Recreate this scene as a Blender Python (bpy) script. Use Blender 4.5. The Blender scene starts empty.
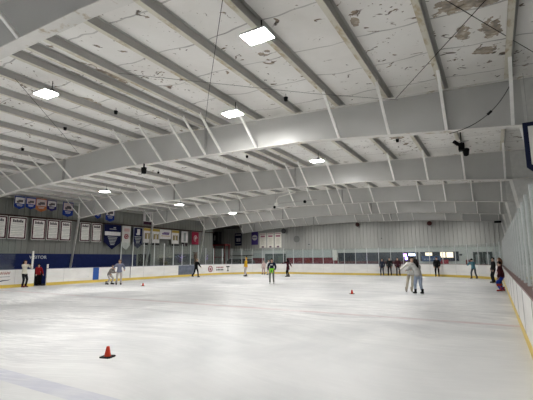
import bpy, bmesh, math, random
from mathutils import Vector, Matrix
random.seed(7)
SC = bpy.context.scene
COL = SC.collection
R = math.radians
ORD = ('first second third fourth fifth sixth seventh eighth ninth tenth eleventh twelfth thirteenth fourteenth '
       'fifteenth sixteenth seventeenth eighteenth nineteenth twentieth twenty-first twenty-second twenty-third '
       'twenty-fourth twenty-fifth twenty-sixth twenty-seventh twenty-eighth twenty-ninth thirtieth').split()

# ------------------------------------------------------------------ camera
F_PX, YAW, PITCH, ROLL, CAM_Z = 386.751, 0.5261, 0.1494, -0.0054, 1.78
cd = bpy.data.cameras.new('camera'); cam = bpy.data.objects.new('camera', cd); COL.objects.link(cam)
cd.sensor_fit = 'HORIZONTAL'; cd.sensor_width = 36.0; cd.lens = 36.0 * F_PX / 533.0
cd.shift_x = 0.0; cd.clip_end = 300
fw = Vector((-math.sin(YAW)*math.cos(PITCH), math.cos(YAW)*math.cos(PITCH), math.sin(PITCH)))
rt = Vector((math.cos(YAW), math.sin(YAW), 0)); up = rt.cross(fw)
rt2 = rt*math.cos(ROLL) + up*math.sin(ROLL); up2 = rt2.cross(fw)
M = Matrix((rt2, up2, -fw)).transposed().to_4x4(); M.translation = Vector((0, 0, CAM_Z))
cam.matrix_world = M
SC.camera = cam

# ------------------------------------------------------------------ materials
def nodes(name):
    m = bpy.data.materials.new(name); m.use_nodes = True
    nt = m.node_tree; b = nt.nodes['Principled BSDF']
    return m, nt, b
def N(nt, kind, **kw):
    n = nt.nodes.new(kind)
    for k, v in kw.items():
        if k in n.inputs: n.inputs[k].default_value = v
        else: setattr(n, k, v)
    return n
def ramp(nt, src, stops):
    r = nt.nodes.new('ShaderNodeValToRGB'); e = r.color_ramp.elements
    while len(e) < len(stops): e.new(0.5)
    for i, (p, c) in enumerate(stops):
        e[i].position = p; e[i].color = (*c, 1) if len(c) == 3 else c
    nt.links.new(src, r.inputs['Fac']); return r.outputs['Color']
def math_n(nt, op, a, b=None, c=None):
    n = nt.nodes.new('ShaderNodeMath'); n.operation = op
    for i, v in enumerate((a, b, c)):
        if v is None: continue
        if isinstance(v, (int, float)): n.inputs[i].default_value = v
        else: nt.links.new(v, n.inputs[i])
    return n.outputs[0]
def mixc(nt, fac, a, b):
    n = nt.nodes.new('ShaderNodeMix'); n.data_type = 'RGBA'
    if isinstance(fac, (int, float)): n.inputs[0].default_value = fac
    else: nt.links.new(fac, n.inputs[0])
    for i, v in ((6, a), (7, b)):
        if isinstance(v, tuple): n.inputs[i].default_value = (*v, 1) if len(v) == 3 else v
        else: nt.links.new(v, n.inputs[i])
    return n.outputs[2]
def objco(nt, scale=(1, 1, 1)):
    t = nt.nodes.new('ShaderNodeTexCoord'); mp = nt.nodes.new('ShaderNodeMapping')
    mp.inputs['Scale'].default_value = scale
    nt.links.new(t.outputs['Object'], mp.inputs['Vector']); return mp.outputs['Vector']
def noise(nt, vec, scale, detail=4, rough=.55, dist=0):
    n = N(nt, 'ShaderNodeTexNoise', Scale=scale, Detail=detail, Roughness=rough, Distortion=dist)
    nt.links.new(vec, n.inputs['Vector']); return n.outputs['Fac']
_pl = {}
def plain(col, rough=.6, var=.08, metal=0, scale=6.0):
    key = (col, rough, var, metal, scale)
    if key in _pl: return _pl[key]
    m, nt, b = nodes('paint_%d' % len(_pl))
    v = objco(nt)
    f = noise(nt, v, scale)
    lo = tuple(max(0, c*(1-var)) for c in col); hi = tuple(min(1, c*(1+var)) for c in col)
    nt.links.new(ramp(nt, f, [(.3, lo), (.7, hi)]), b.inputs['Base Color'])
    b.inputs['Roughness'].default_value = rough; b.inputs['Metallic'].default_value = metal
    b.inputs['Specular IOR Level'].default_value = .12 if rough >= .6 else .35
    _pl[key] = m; return m
def emit(name, col, s):
    m, nt, b = nodes(name)
    b.inputs['Base Color'].default_value = (*col, 1)
    b.inputs['Emission Color'].default_value = (*col, 1); b.inputs['Emission Strength'].default_value = s
    return m

def mat_ice():
    m, nt, b = nodes('ice')
    v = objco(nt); sep = nt.nodes.new('ShaderNodeSeparateXYZ'); nt.links.new(v, sep.inputs[0])
    n1 = noise(nt, v, .22, 5, .6, .6)
    # skate marks: strongly stretched noise in several directions
    marks = None
    for ang, sc in ((.5, (1.2, 16, 1)), (-.35, (1.0, 20, 1)), (1.5, (1.0, 18, 1)), (2.3, (1.3, 15, 1))):
        t = nt.nodes.new('ShaderNodeTexCoord')
        w = N(nt, 'ShaderNodeTexNoise', Scale=.12, Detail=1.0); nt.links.new(t.outputs['Object'], w.inputs['Vector'])
        ad = nt.nodes.new('ShaderNodeVectorMath'); ad.operation = 'MULTIPLY_ADD'
        nt.links.new(w.outputs['Color'], ad.inputs[0]); ad.inputs[1].default_value = (5, 5, 0); nt.links.new(t.outputs['Object'], ad.inputs[2])
        mp = nt.nodes.new('ShaderNodeMapping'); mp.inputs['Rotation'].default_value = (0, 0, ang); mp.inputs['Scale'].default_value = sc
        nt.links.new(ad.outputs[0], mp.inputs['Vector'])
        f = noise(nt, mp.outputs['Vector'], .8, 5, .7)
        k = math_n(nt, 'SMOOTHSTEP' if False else 'MULTIPLY', math_n(nt, 'MAXIMUM', math_n(nt, 'SUBTRACT', f, .535), 0), 6.5)
        marks = k if marks is None else math_n(nt, 'ADD', marks, k)
    marks = math_n(nt, 'MINIMUM', marks, 1)
    gate = math_n(nt, 'MINIMUM', math_n(nt, 'MAXIMUM', math_n(nt, 'MULTIPLY', math_n(nt, 'SUBTRACT', n1, .38), 5.0), .10), 1)
    marks = math_n(nt, 'MULTIPLY', marks, gate)
    qx = math_n(nt, 'ADD', sep.outputs['X'], 1.5); qy = math_n(nt, 'SUBTRACT', sep.outputs['Y'], 4.0)
    far = math_n(nt, 'SQRT', math_n(nt, 'ADD', math_n(nt, 'MULTIPLY', qx, qx), math_n(nt, 'MULTIPLY', qy, qy)))
    worn = math_n(nt, 'MINIMUM', math_n(nt, 'MAXIMUM', math_n(nt, 'MULTIPLY', math_n(nt, 'SUBTRACT', far, 3.0), .17), .12), 1)
    marks = math_n(nt, 'MULTIPLY', marks, worn)
    base = ramp(nt, n1, [(.34, (.55, .56, .57)), (.48, (.65, .655, .66)), (.64, (.73, .73, .73))])
    # painted lines under the frost
    def line(y, w):
        d = math_n(nt, 'ABSOLUTE', math_n(nt, 'SUBTRACT', sep.outputs['Y'], y))
        return math_n(nt, 'LESS_THAN', d, w/2)
    wn = noise(nt, v, 1.5, 3)
    frost = math_n(nt, 'MULTIPLY', wn, .95)
    base = mixc(nt, math_n(nt, 'MULTIPLY', line(12.3, .32), math_n(nt, 'MULTIPLY', frost, .85)), base, (.46, .20, .22))
    base = mixc(nt, math_n(nt, 'MULTIPLY', line(3.45, .34), math_n(nt, 'MULTIPLY', frost, .8)), base, (.36, .38, .56))
    base = mixc(nt, math_n(nt, 'MULTIPLY', line(21.1, .3), math_n(nt, 'MULTIPLY', frost, .5)), base, (.38, .40, .50))
    for cx in (-6.4, -20.0):
        for cy in (31.0,):
            dx = math_n(nt, 'SUBTRACT', sep.outputs['X'], cx); dy = math_n(nt, 'SUBTRACT', sep.outputs['Y'], cy)
            rr = math_n(nt, 'SQRT', math_n(nt, 'ADD', math_n(nt, 'MULTIPLY', dx, dx), math_n(nt, 'MULTIPLY', dy, dy)))
            ring = math_n(nt, 'LESS_THAN', math_n(nt, 'ABSOLUTE', math_n(nt, 'SUBTRACT', rr, 4.5)), .07)
            dot = math_n(nt, 'LESS_THAN', rr, .35)
            base = mixc(nt, math_n(nt, 'MULTIPLY', math_n(nt, 'MAXIMUM', ring, dot), math_n(nt, 'MULTIPLY', frost, .55)), base, (.42, .30, .52))
    for ang, sc, amt in ((.25, (.16, 1.5, 1), .55), (-.5, (.2, 1.9, 1), .45), (1.1, (.25, 2.2, 1), .4)):
        t = nt.nodes.new('ShaderNodeTexCoord'); w = N(nt, 'ShaderNodeTexNoise', Scale=.09, Detail=2.0); nt.links.new(t.outputs['Object'], w.inputs['Vector'])
        ad = nt.nodes.new('ShaderNodeVectorMath'); ad.operation = 'MULTIPLY_ADD'
        nt.links.new(w.outputs['Color'], ad.inputs[0]); ad.inputs[1].default_value = (9, 9, 0); nt.links.new(t.outputs['Object'], ad.inputs[2])
        mp = nt.nodes.new('ShaderNodeMapping'); mp.inputs['Rotation'].default_value = (0, 0, ang); mp.inputs['Scale'].default_value = sc
        nt.links.new(ad.outputs[0], mp.inputs['Vector'])
        f = noise(nt, mp.outputs['Vector'], 1.0, 5, .65)
        k = math_n(nt, 'MINIMUM', math_n(nt, 'MAXIMUM', math_n(nt, 'MULTIPLY', math_n(nt, 'SUBTRACT', f, .53), 9.0), 0), 1)
        base = mixc(nt, math_n(nt, 'MULTIPLY', math_n(nt, 'MULTIPLY', k, worn), amt), base, (.42, .43, .45))
    base = mixc(nt, math_n(nt, 'MULTIPLY', marks, .95), base, (.96, .96, .96))
    nt.links.new(base, b.inputs['Base Color'])
    rough = math_n(nt, 'ADD', math_n(nt, 'MULTIPLY', marks, .25), math_n(nt, 'MULTIPLY_ADD', n1, .25, .27))
    nt.links.new(rough, b.inputs['Roughness'])
    b.inputs['Specular IOR Level'].default_value = .22
    bp = N(nt, 'ShaderNodeBump', Strength=.12, Distance=.02); nt.links.new(marks, bp.inputs['Height'])
    nt.links.new(bp.outputs[0], b.inputs['Normal'])
    return m

def mat_deck():
    m, nt, b = nodes('roof_liner')
    v = objco(nt); sep = nt.nodes.new('ShaderNodeSeparateXYZ'); nt.links.new(v, sep.inputs[0])
    tone = noise(nt, v, .55, 4)
    col = ramp(nt, tone, [(.25, (.70, .68, .645)), (.5, (.80, .785, .755)), (.75, (.85, .84, .815))])
    # lap seams across the bay, wavering
    wob = noise(nt, v, .7, 2)
    ys = math_n(nt, 'ADD', sep.outputs['Y'], math_n(nt, 'MULTIPLY', wob, .5))
    fr = math_n(nt, 'FRACT', math_n(nt, 'DIVIDE', ys, 1.45))
    seam = math_n(nt, 'LESS_THAN', math_n(nt, 'ABSOLUTE', math_n(nt, 'SUBTRACT', fr, .5)), .014)
    seam = math_n(nt, 'MULTIPLY', seam, math_n(nt, 'MULTIPLY', noise(nt, v, 1.3, 2), 1.15))
    col = mixc(nt, seam, col, (.25, .24, .23))
    # torn, flaking spots
    big = noise(nt, v, .45, 2)
    sp = nt.nodes.new('ShaderNodeMapping'); sp.inputs['Scale'].default_value = (1, 1.35, 1); nt.links.new(v, sp.inputs['Vector'])
    fl = noise(nt, sp.outputs['Vector'], 3.1, 3, .6, .8)
    th = math_n(nt, 'MULTIPLY_ADD', big, -.24, .762)
    k = math_n(nt, 'MINIMUM', math_n(nt, 'MULTIPLY', math_n(nt, 'MAXIMUM', math_n(nt, 'SUBTRACT', fl, th), 0), 26), 1)
    fl2 = noise(nt, v, 9.0, 2, .5, .5)
    th2 = math_n(nt, 'MULTIPLY_ADD', big, -.18, .795)
    k2 = math_n(nt, 'MINIMUM', math_n(nt, 'MULTIPLY', math_n(nt, 'MAXIMUM', math_n(nt, 'SUBTRACT', fl2, th2), 0), 22), 1)
    hue = ramp(nt, noise(nt, v, 5.5, 3), [(.35, (.06, .05, .04)), (.5, (.16, .12, .085)), (.68, (.34, .26, .19))])
    col = mixc(nt, math_n(nt, 'MAXIMUM', k, math_n(nt, 'MULTIPLY', k2, .9)), col, hue)
    # large bare patches where the facing has come off
    ed = noise(nt, v, 4.0, 4, .6)
    tot = None
    for (px, py, rx, ry) in ((-.17, 8.55, .17, .32), (.32, 8.6, .22, .38), (.2, 9.5, .24, .2), (-.2, 7.45, .5, .28),
                             (.3, 7.5, .3, .22), (-8.9, 6.5, .3, .7), (-11.2, 7.5, .35, .45), (-9.7, 6.0, .14, .3),
                             (-2.05, 7.1, .09, .22), (-5.35, 5.75, .2, .12), (-4.3, 7.4, .2, .13),
                             (-3.0, 15.6, .3, .25), (-7.6, 14.5, .2, .5), (-13.0, 14.7, .35, .6)):
        dx = math_n(nt, 'DIVIDE', math_n(nt, 'SUBTRACT', sep.outputs['X'], px), rx)
        dy = math_n(nt, 'DIVIDE', math_n(nt, 'SUBTRACT', sep.outputs['Y'], py), ry)
        d = math_n(nt, 'ADD', math_n(nt, 'MULTIPLY', dx, dx), math_n(nt, 'MULTIPLY', dy, dy))
        w = math_n(nt, 'LESS_THAN', math_n(nt, 'ADD', d, math_n(nt, 'MULTIPLY_ADD', ed, 4.4, -2.2)), .8)
        tot = w if tot is None else math_n(nt, 'MAXIMUM', tot, w)
    hue2 = ramp(nt, noise(nt, v, 7, 3), [(.35, (.13, .10, .07)), (.55, (.32, .25, .17)), (.7, (.52, .45, .37))])
    col = mixc(nt, math_n(nt, 'MULTIPLY', tot, .85), col, hue2)
    nt.links.new(col, b.inputs['Base Color']); b.inputs['Roughness'].default_value = .6
    bp = N(nt, 'ShaderNodeBump', Strength=.35, Distance=.05); nt.links.new(noise(nt, v, 1.8, 3), bp.inputs['Height'])
    nt.links.new(bp.outputs[0], b.inputs['Normal'])
    return m

def mat_steel(name, base, stain, amount, rough, scale=(1, 1, 1), freq=2.2):
    m, nt, b = nodes(name)
    v = objco(nt, scale)
    t = noise(nt, v, .8, 4)
    lo = tuple(c*.9 for c in base); hi = tuple(min(1, c*1.06) for c in base)
    col = ramp(nt, t, [(.3, lo), (.7, hi)])
    s = noise(nt, v, freq, 6, .65, .3)
    k = math_n(nt, 'MINIMUM', math_n(nt, 'MULTIPLY', math_n(nt, 'MAXIMUM', math_n(nt, 'SUBTRACT', s, amount), 0), 9), .85)
    col = mixc(nt, k, col, stain)
    nt.links.new(col, b.inputs['Base Color']); b.inputs['Roughness'].default_value = rough
    return m

def mat_glass(name, tint, haze):
    m = bpy.data.materials.new(name); m.use_nodes = True; nt = m.node_tree
    for n in list(nt.nodes): nt.nodes.remove(n)
    out = nt.nodes.new('ShaderNodeOutputMaterial')
    tr = nt.nodes.new('ShaderNodeBsdfTransparent'); tr.inputs['Color'].default_value = (*tint, 1)
    df = nt.nodes.new('ShaderNodeBsdfDiffuse'); df.inputs['Color'].default_value = (.75, .8, .78, 1)
    gl = nt.nodes.new('ShaderNodeBsdfAnisotropic') if False else nt.nodes.new('ShaderNodeBsdfGlossy')
    gl.inputs['Roughness'].default_value = .06; gl.inputs['Color'].default_value = (.93, .93, .92, 1)
    lw = nt.nodes.new('ShaderNodeLayerWeight'); lw.inputs['Blend'].default_value = .5
    sch = math_n(nt, 'MULTIPLY_ADD', math_n(nt, 'POWER', lw.outputs['Facing'], 5.0), .42, .035)
    sm = noise(nt, objco(nt), 2.2, 4)
    hz = math_n(nt, 'MULTIPLY', sm, haze*2)
    m1 = nt.nodes.new('ShaderNodeMixShader'); nt.links.new(hz, m1.inputs[0])
    nt.links.new(tr.outputs[0], m1.inputs[1]); nt.links.new(df.outputs[0], m1.inputs[2])
    m2 = nt.nodes.new('ShaderNodeMixShader'); nt.links.new(sch, m2.inputs[0])
    nt.links.new(m1.outputs[0], m2.inputs[1]); nt.links.new(gl.outputs[0], m2.inputs[2])
    nt.links.new(m2.outputs[0], out.inputs['Surface'])
    return m

ICE = mat_ice(); DECK = mat_deck()
WEB = mat_steel('rafter_web_paint', (.50, .50, .485), (.40, .37, .31), .70, .36, (.5, 1, .5))
FLG = mat_steel('rafter_flange_paint', (.72, .705, .67), (.42, .34, .22), .56, .4, (1, 1, 1), 3.0)
PUR = mat_steel('purlin_paint', (.42, .415, .395), (.24, .20, .13), .60, .5, (1, .35, 1), 3.0)
PURF = mat_steel('purlin_flange_paint', (.66, .63, .54), (.44, .36, .22), .53, .55, (1, .5, 1), 3.0)
BRACE = plain((.84, .83, .80), .45, .06)
STIFF = plain((.42, .42, .41), .5)
GLS = mat_glass('rink_glass', (.95, .975, .965), .018)
ALU = plain((.55, .56, .56), .35, .06, .3)
POST = plain((.62, .64, .64), .4, .05)
BOARD = mat_steel('board_plastic', (.80, .79, .77), (.62, .61, .59), .62, .3, (1, 1, 3), 2.0)
YEL = mat_steel('yellow_kick_plastic', (.72, .53, .10), (.55, .42, .14), .62, .4)
CAPR = plain((.20, .11, .10), .4); CAPD = plain((.16, .17, .24), .4)
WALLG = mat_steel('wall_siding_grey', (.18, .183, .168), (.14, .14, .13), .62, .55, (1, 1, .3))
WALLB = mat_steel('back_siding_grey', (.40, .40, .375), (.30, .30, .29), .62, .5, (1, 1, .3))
WALLD = plain((.12, .115, .105), .7)
BLUE = plain((.010, .018, .088), .6, .15)
PALE = plain((.49, .51, .495), .5)
MAROON = plain((.16, .014, .028), .5, .2)
DARK = plain((.018, .02, .024), .4, .3)
BLACK = plain((.006, .006, .007), .65, .2)
DGREY = plain((.055, .062, .066), .5, .2)
WHITE = plain((.74, .73, .69), .7, .06)
RUBBER = plain((.05, .05, .055), .8)
LENS = emit('lamp_lens', (1.0, .985, .955), 150.0)

# ------------------------------------------------------------------ helpers
def tag(o, label=None, cat=None, group=None, kind=None):
    if label: o['label'] = label
    if cat: o['category'] = cat
    if group: o['group'] = group
    if kind: o['kind'] = kind
    return o
def empty(name, loc=(0, 0, 0), rz=0):
    o = bpy.data.objects.new(name, None); o.empty_display_size = .1
    o.location = loc; o.rotation_euler = (0, 0, rz); COL.objects.link(o); return o
def link(name, me, mats, parent=None, loc=None):
    o = bpy.data.objects.new(name, me)
    for m in (mats if isinstance(mats, (list, tuple)) else [mats]): me.materials.append(m)
    COL.objects.link(o)
    if parent: o.parent = parent
    if loc: o.location = loc
    return o
def build(name, bm, mats, parent=None, smooth=False, loc=None):
    me = bpy.data.meshes.new(name); bm.normal_update(); bm.to_mesh(me); bm.free()
    if smooth:
        for p in me.polygons: p.use_smooth = True
    return link(name, me, mats, parent, loc)
def box(bm, x0, x1, y0, y1, z0, z1, mi=0):
    vs = [bm.verts.new((x, y, z)) for z in (z0, z1) for (x, y) in ((x0, y0), (x1, y0), (x1, y1), (x0, y1))]
    for f in ((3, 2, 1, 0), (4, 5, 6, 7), (0, 1, 5, 4), (1, 2, 6, 5), (2, 3, 7, 6), (3, 0, 4, 7)):
        fc = bm.faces.new([vs[i] for i in f]); fc.material_index = mi
def prism(bm, pts, axis, a0, a1, mi=0):
    """closed 2D outline extruded along an axis: axis 'y': pts (x,z); 'x': pts (y,z); 'z': pts (x,y)"""
    def P(p, a): return {'y': (p[0], a, p[1]), 'x': (a, p[0], p[1]), 'z': (p[0], p[1], a)}[axis]
    A = [bm.verts.new(P(p, a0)) for p in pts]; B = [bm.verts.new(P(p, a1)) for p in pts]
    n = len(pts); fs = [bm.faces.new(A), bm.faces.new(B[::-1])]
    for i in range(n):
        j = (i+1) % n; fs.append(bm.faces.new((A[j], A[i], B[i], B[j])))
    for f in fs: f.material_index = mi
    bmesh.ops.recalc_face_normals(bm, faces=fs)
def tube(bm, pts, r, n=8, mi=0, cap=True):
    pts = [Vector(p) for p in pts]; rings = []
    for i, p in enumerate(pts):
        t = (pts[min(i+1, len(pts)-1)] - pts[max(i-1, 0)]).normalized()
        a = t.cross(Vector((0, 0, 1)) if abs(t.z) < .9 else Vector((1, 0, 0))).normalized(); b = t.cross(a)
        rr = r[i] if isinstance(r, (list, tuple)) else r
        rings.append([bm.verts.new(p + a*rr*math.cos(2*math.pi*k/n) + b*rr*math.sin(2*math.pi*k/n)) for k in range(n)])
    for A, B in zip(rings, rings[1:]):
        for k in range(n):
            f = bm.faces.new((A[k], B[k], B[(k+1) % n], A[(k+1) % n])); f.material_index = mi
    if cap:
        for rg in (rings[0][::-1], rings[-1]):
            f = bm.faces.new(rg[::-1]); f.material_index = mi
def bar(bm, a, b, w, d, mi=0):
    a, b = Vector(a), Vector(b); t = (b-a).normalized()
    s = t.cross(Vector((0, 0, 1)) if abs(t.z) < .95 else Vector((0, 1, 0))).normalized(); u = t.cross(s)
    vs = [bm.verts.new(p + s*sx*w/2 + u*sy*d/2) for p in (a, b) for sx, sy in ((-1, -1), (1, -1), (1, 1), (-1, 1))]
    fs = [bm.faces.new([vs[i] for i in f]) for f in ((3, 2, 1, 0), (4, 5, 6, 7), (0, 1, 5, 4), (1, 2, 6, 5), (2, 3, 7, 6), (3, 0, 4, 7))]
    for f in fs: f.material_index = mi
    bmesh.ops.recalc_face_normals(bm, faces=fs)
def ball(bm, c, r, sx=1, sy=1, sz=1, u=12, v=8, mi=0):
    g = bmesh.ops.create_uvsphere(bm, u_segments=u, v_segments=v, radius=r, matrix=Matrix.Translation(c) @ Matrix.Diagonal((sx, sy, sz, 1)))
    for f in {f for q in g['verts'] for f in q.link_faces}: f.material_index = mi

# ------------------------------------------------------------------ roof frame numbers
XR, EDGE = -13.37, 14.28                 # ridge line, half clear span
FRAMES = [3.28, 11.02, 18.62, 26.22, 33.83, 41.43]
def z_top(x): return 6.84 - .0466*abs(x-XR)
def z_bot(x):
    d = abs(x-XR)
    if d < 8.5: return 5.69 + (5.47-5.69)*d/8.5
    return 5.47 + (4.95-5.47)*(d-8.5)/(EDGE-8.5)
XL_OUT, XR_OUT = XR-EDGE-1.45, XR+EDGE+1.45
PUR_X = [XR + s*(.74+1.48*k) for k in range(10) for s in (-1, 1)]
PD = .19                                  # purlin depth
Y0, Y1 = -14.0, 49.0

# ------------------------------------------------------------------ setting: ice, ground, walls, ceiling
BXL, BXR, BYB, RAD = -26.85, .46, 40.2, 7.0
def board_path():
    """inner face of the boards as separate runs of (point, outward normal)"""
    runs = {}
    def straight(a, b, nrm, step=1.22):
        n = max(1, round((Vector(b)-Vector(a)).length/step))
        return [(Vector(a).lerp(Vector(b), i/n), Vector(nrm)) for i in range(n+1)]
    runs['penalty'] = straight((BXL, -12), (BXL, 15.05), (-1, 0))
    runs['bench'] = straight((BXL, 15.90), (BXL, BYB-RAD), (-1, 0))
    def arc(cx, cy, a0, a1, n=9):
        return [(Vector((cx+RAD*math.cos(a), cy+RAD*math.sin(a))), Vector((math.cos(a), math.sin(a))))
                for a in [R(a0+(a1-a0)*i/n) for i in range(n+1)]]
    runs['cornerleft'] = arc(BXL+RAD, BYB-RAD, 180, 90)
    runs['back'] = straight((BXL+RAD, BYB), (BXR-RAD, BYB), (0, 1))
    runs['cornerright'] = arc(BXR-RAD, BYB-RAD, 90, 0)
    runs['right'] = straight((BXR, BYB-RAD), (BXR, -12), (1, 0))
    return runs
RUNS = board_path()
bm = bmesh.new()
loop = [(BXL-.05, -12.05)]
for k in ('cornerleft', 'cornerright'):
    loop += [tuple(p + n*.05) for p, n in RUNS[k]]
loop.append((BXR+.05, -12.05))
bm.faces.new([bm.verts.new((x, y, 0)) for x, y in loop]); bmesh.ops.recalc_face_normals(bm, faces=bm.faces)
for f in bm.faces:
    if f.normal.z < 0: f.normal_flip()
tag(build('floor', bm, ICE), kind='structure')
bm = bmesh.new(); box(bm, -38, 3.2, Y0, 50, -.2, -.012)
tag(build('floor_walkway', bm, RUBBER), kind='structure')

def ribbed(bm, a, b, z0, z1, pitch=.305, rib=.07, depth=.03, mi=0):
    """metal siding from a to b (plan points), ribs towards the right hand of a->b"""
    a, b = Vector(a), Vector(b); L = (b-a).length; t = (b-a)/L; n = Vector((t.y, -t.x))
    prof = []; s = 0
    while s < L:
        for ds, dd in ((0, 0), (pitch-rib-.04, 0), (pitch-rib-.02, depth), (pitch-.02, depth)):
            if s+ds <= L: prof.append((s+ds, dd))
        s += pitch
    prof.append((L, 0))
    lo = [bm.verts.new((*(a+t*s+n*d), z0)) for s, d in prof]; hi = [bm.verts.new((*(a+t*s+n*d), z1)) for s, d in prof]
    for i in range(len(prof)-1):
        f = bm.faces.new((lo[i], lo[i+1], hi[i+1], hi[i])); f.material_index = mi
XW, XWR = -29.3, 2.55
bm = bmesh.new(); ribbed(bm, (XW, Y0), (XW, 37.4), 0, 6.35, .42, .06, .025); box(bm, XW-.25, XW-.03, Y0, 37.4, 0, 6.3)
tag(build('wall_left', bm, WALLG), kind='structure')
bm = bmesh.new(); box(bm, -36.2, XW-.26, 37.2, 37.4, 0, 6.3); box(bm, -36.4, -36.2, 37.2, 49.2, 0, 6.3)
tag(build('wall_recess', bm, WALLD), kind='structure')
bm = bmesh.new(); ribbed(bm, (-36.2, 49), (XWR, 49), 2.86, 7.4, .45, .09, .07)
box(bm, -36.2, XWR+.2, 49.03, 49.25, 0, 7.4)
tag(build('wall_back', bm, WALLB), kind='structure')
bm = bmesh.new(); box(bm, XWR, XWR+.2, Y0, 49, 0, 6.4)
tag(build('wall_right', bm, plain((.24, .245, .24), .5)), kind='structure')
bm = bmesh.new(); box(bm, XW+.03, XW+.06, 2.0, 25.8, 0, 2.2)
tag(build('wall_left_blue_panel', bm, BLUE), kind='structure')
# ceiling: liner drooping between the purlins
bm = bmesh.new()
xs = sorted(PUR_X + [-8.93, XL_OUT-.3, XR_OUT+.3]); gx = []
for a, c in zip(xs, xs[1:]):
    for k in range(5): gx.append((a+(c-a)*k/5, math.sin(math.pi*k/5)*min(1, (c-a)/1.48)**2))
gx.append((xs[-1], 0)); ny = 128; grid = []
for j in range(ny+1):
    y = Y0+(Y1-Y0)*j/ny; s = abs(math.sin(y*2.17))
    grid.append([bm.verts.new((x, y, z_top(x)+PD+.012-w*(.022+.022*(1-s)+.012*math.sin(y*1.3+x)))) for x, w in gx])
for A, B in zip(grid, grid[1:]):
    for i in range(len(gx)-1): bm.faces.new((A[i], B[i], B[i+1], A[i+1]))
top = []
o = build('ceiling', bm, DECK, smooth=True); tag(o, kind='structure')
bm = bmesh.new()
prism(bm, [(XL_OUT-.4, z_top(XL_OUT)+.24), (XR, z_top(XR)+.30), (XR_OUT+.4, z_top(XR_OUT)+.24), (XR_OUT+.4, z_top(XR_OUT)+.40), (XR, z_top(XR)+.46), (XL_OUT-.4, z_top(XL_OUT)+.40)], 'y', Y0, Y1+.2)
box(bm, -36.4, XW-.05, 37.2, 49.2, 6.3, 6.45)
tag(build('ceiling_outer', bm, WALLD), kind='structure')

# ------------------------------------------------------------------ rafters
def rafter(y, i, label):
    root = empty('roof_rafter', (XR, y, 0)); tag(root, label, 'roof beam', 'steel roof rafters')
    xs = [XR-EDGE-.05] + [XR-EDGE+2*EDGE*k/24 for k in range(25)] + [XR+EDGE+.02, XR_OUT]
    xs = sorted(set(round(x, 4) for x in xs))
    L = lambda x: x-XR
    bm = bmesh.new()
    bot = [(L(x), z_bot(max(min(x, XR+EDGE), XR-EDGE))) for x in xs]; tp = [(L(x), z_top(x)-.02) for x in xs]
    A = {}
    for s in (-1, 1):
        A[s] = [[bm.verts.new((p[0], s*.008, p[1])) for p in row] for row in (bot, tp)]
        for k in range(len(xs)-1):
            f = [A[s][0][k], A[s][0][k+1], A[s][1][k+1], A[s][1][k]]
            bm.faces.new(f if s < 0 else f[::-1])
    build('web', bm, WEB, root)
    def flange(zf, off, w, t):
        bm = bmesh.new(); rows = []
        for x in xs:
            z = zf(x)
            rows.append([bm.verts.new((L(x), sy*w/2, z+dz)) for sy, dz in ((-1, off), (1, off), (1, off+t), (-1, off+t))])
        for a, b in zip(rows, rows[1:]):
            for k in range(4): bm.faces.new((a[k], a[(k+1) % 4], b[(k+1) % 4], b[k]))
        bm.faces.new(rows[0]); bm.faces.new(rows[-1][::-1]); bmesh.ops.recalc_face_normals(bm, faces=bm.faces)
        return bm
    build('bottom_flange', flange(lambda x: z_bot(max(min(x, XR+EDGE), XR-EDGE)), -.016, .24, .016), FLG, root)
    build('top_flange', flange(lambda x: z_top(x), -.02, .24, .016), FLG, root)
    bm = bmesh.new(); x = -EDGE-.05; box(bm, x-.016, x, -.12, .12, z_bot(x+XR)-.02, z_top(x+XR)); build('end_plate', bm, FLG, root)
    for sx in (-12.5, -4.4, 4.4, 12.5):
        bm = bmesh.new(); x = sx+XR
        for e in (-.02, .02): box(bm, sx+e-.008, sx+e+.008, -.115, .115, z_bot(x), z_top(x)-.02)
        for k in range(5):
            zz = z_bot(x)+.12+k*(z_top(x)-z_bot(x)-.24)/4
            for yy in (-.07, .07): ball(bm, (sx, yy, zz), .02, 2.2, 1, 1, 6, 4)
        build('splice_plate', bm, STIFF, root)
    for px in sorted(PUR_X + [-8.93]):
        if abs(px+14.11) < .1 or abs(px+15.59) < .1: continue
        if abs(px+3.65) < .1 or abs(px+5.13) < .1 or abs(px-XR) > 14.2 and px < XR: continue
        bm = bmesh.new(); x = px-XR-.03
        bar(bm, (x, -1.36, z_top(px)+.05), (x, -.10, z_bot(px)+.02), .075, .05)
        build('flange_brace', bm, BRACE, root)
    return root
RL = ['big steel rafter crossing the top left corner, nearest the camera',
      'deep grey rafter spanning the hall just above the small black speaker',
      'second full-width rafter, directly behind the one with the black speaker',
      'third full-width rafter, behind the ceiling lamps over mid ice',
      'fourth full-width rafter, low over the far half of the ice',
      'farthest rafter, lying just in front of the ribbed back wall']
for i, y in enumerate(FRAMES): rafter(y, i, RL[i])

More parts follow.
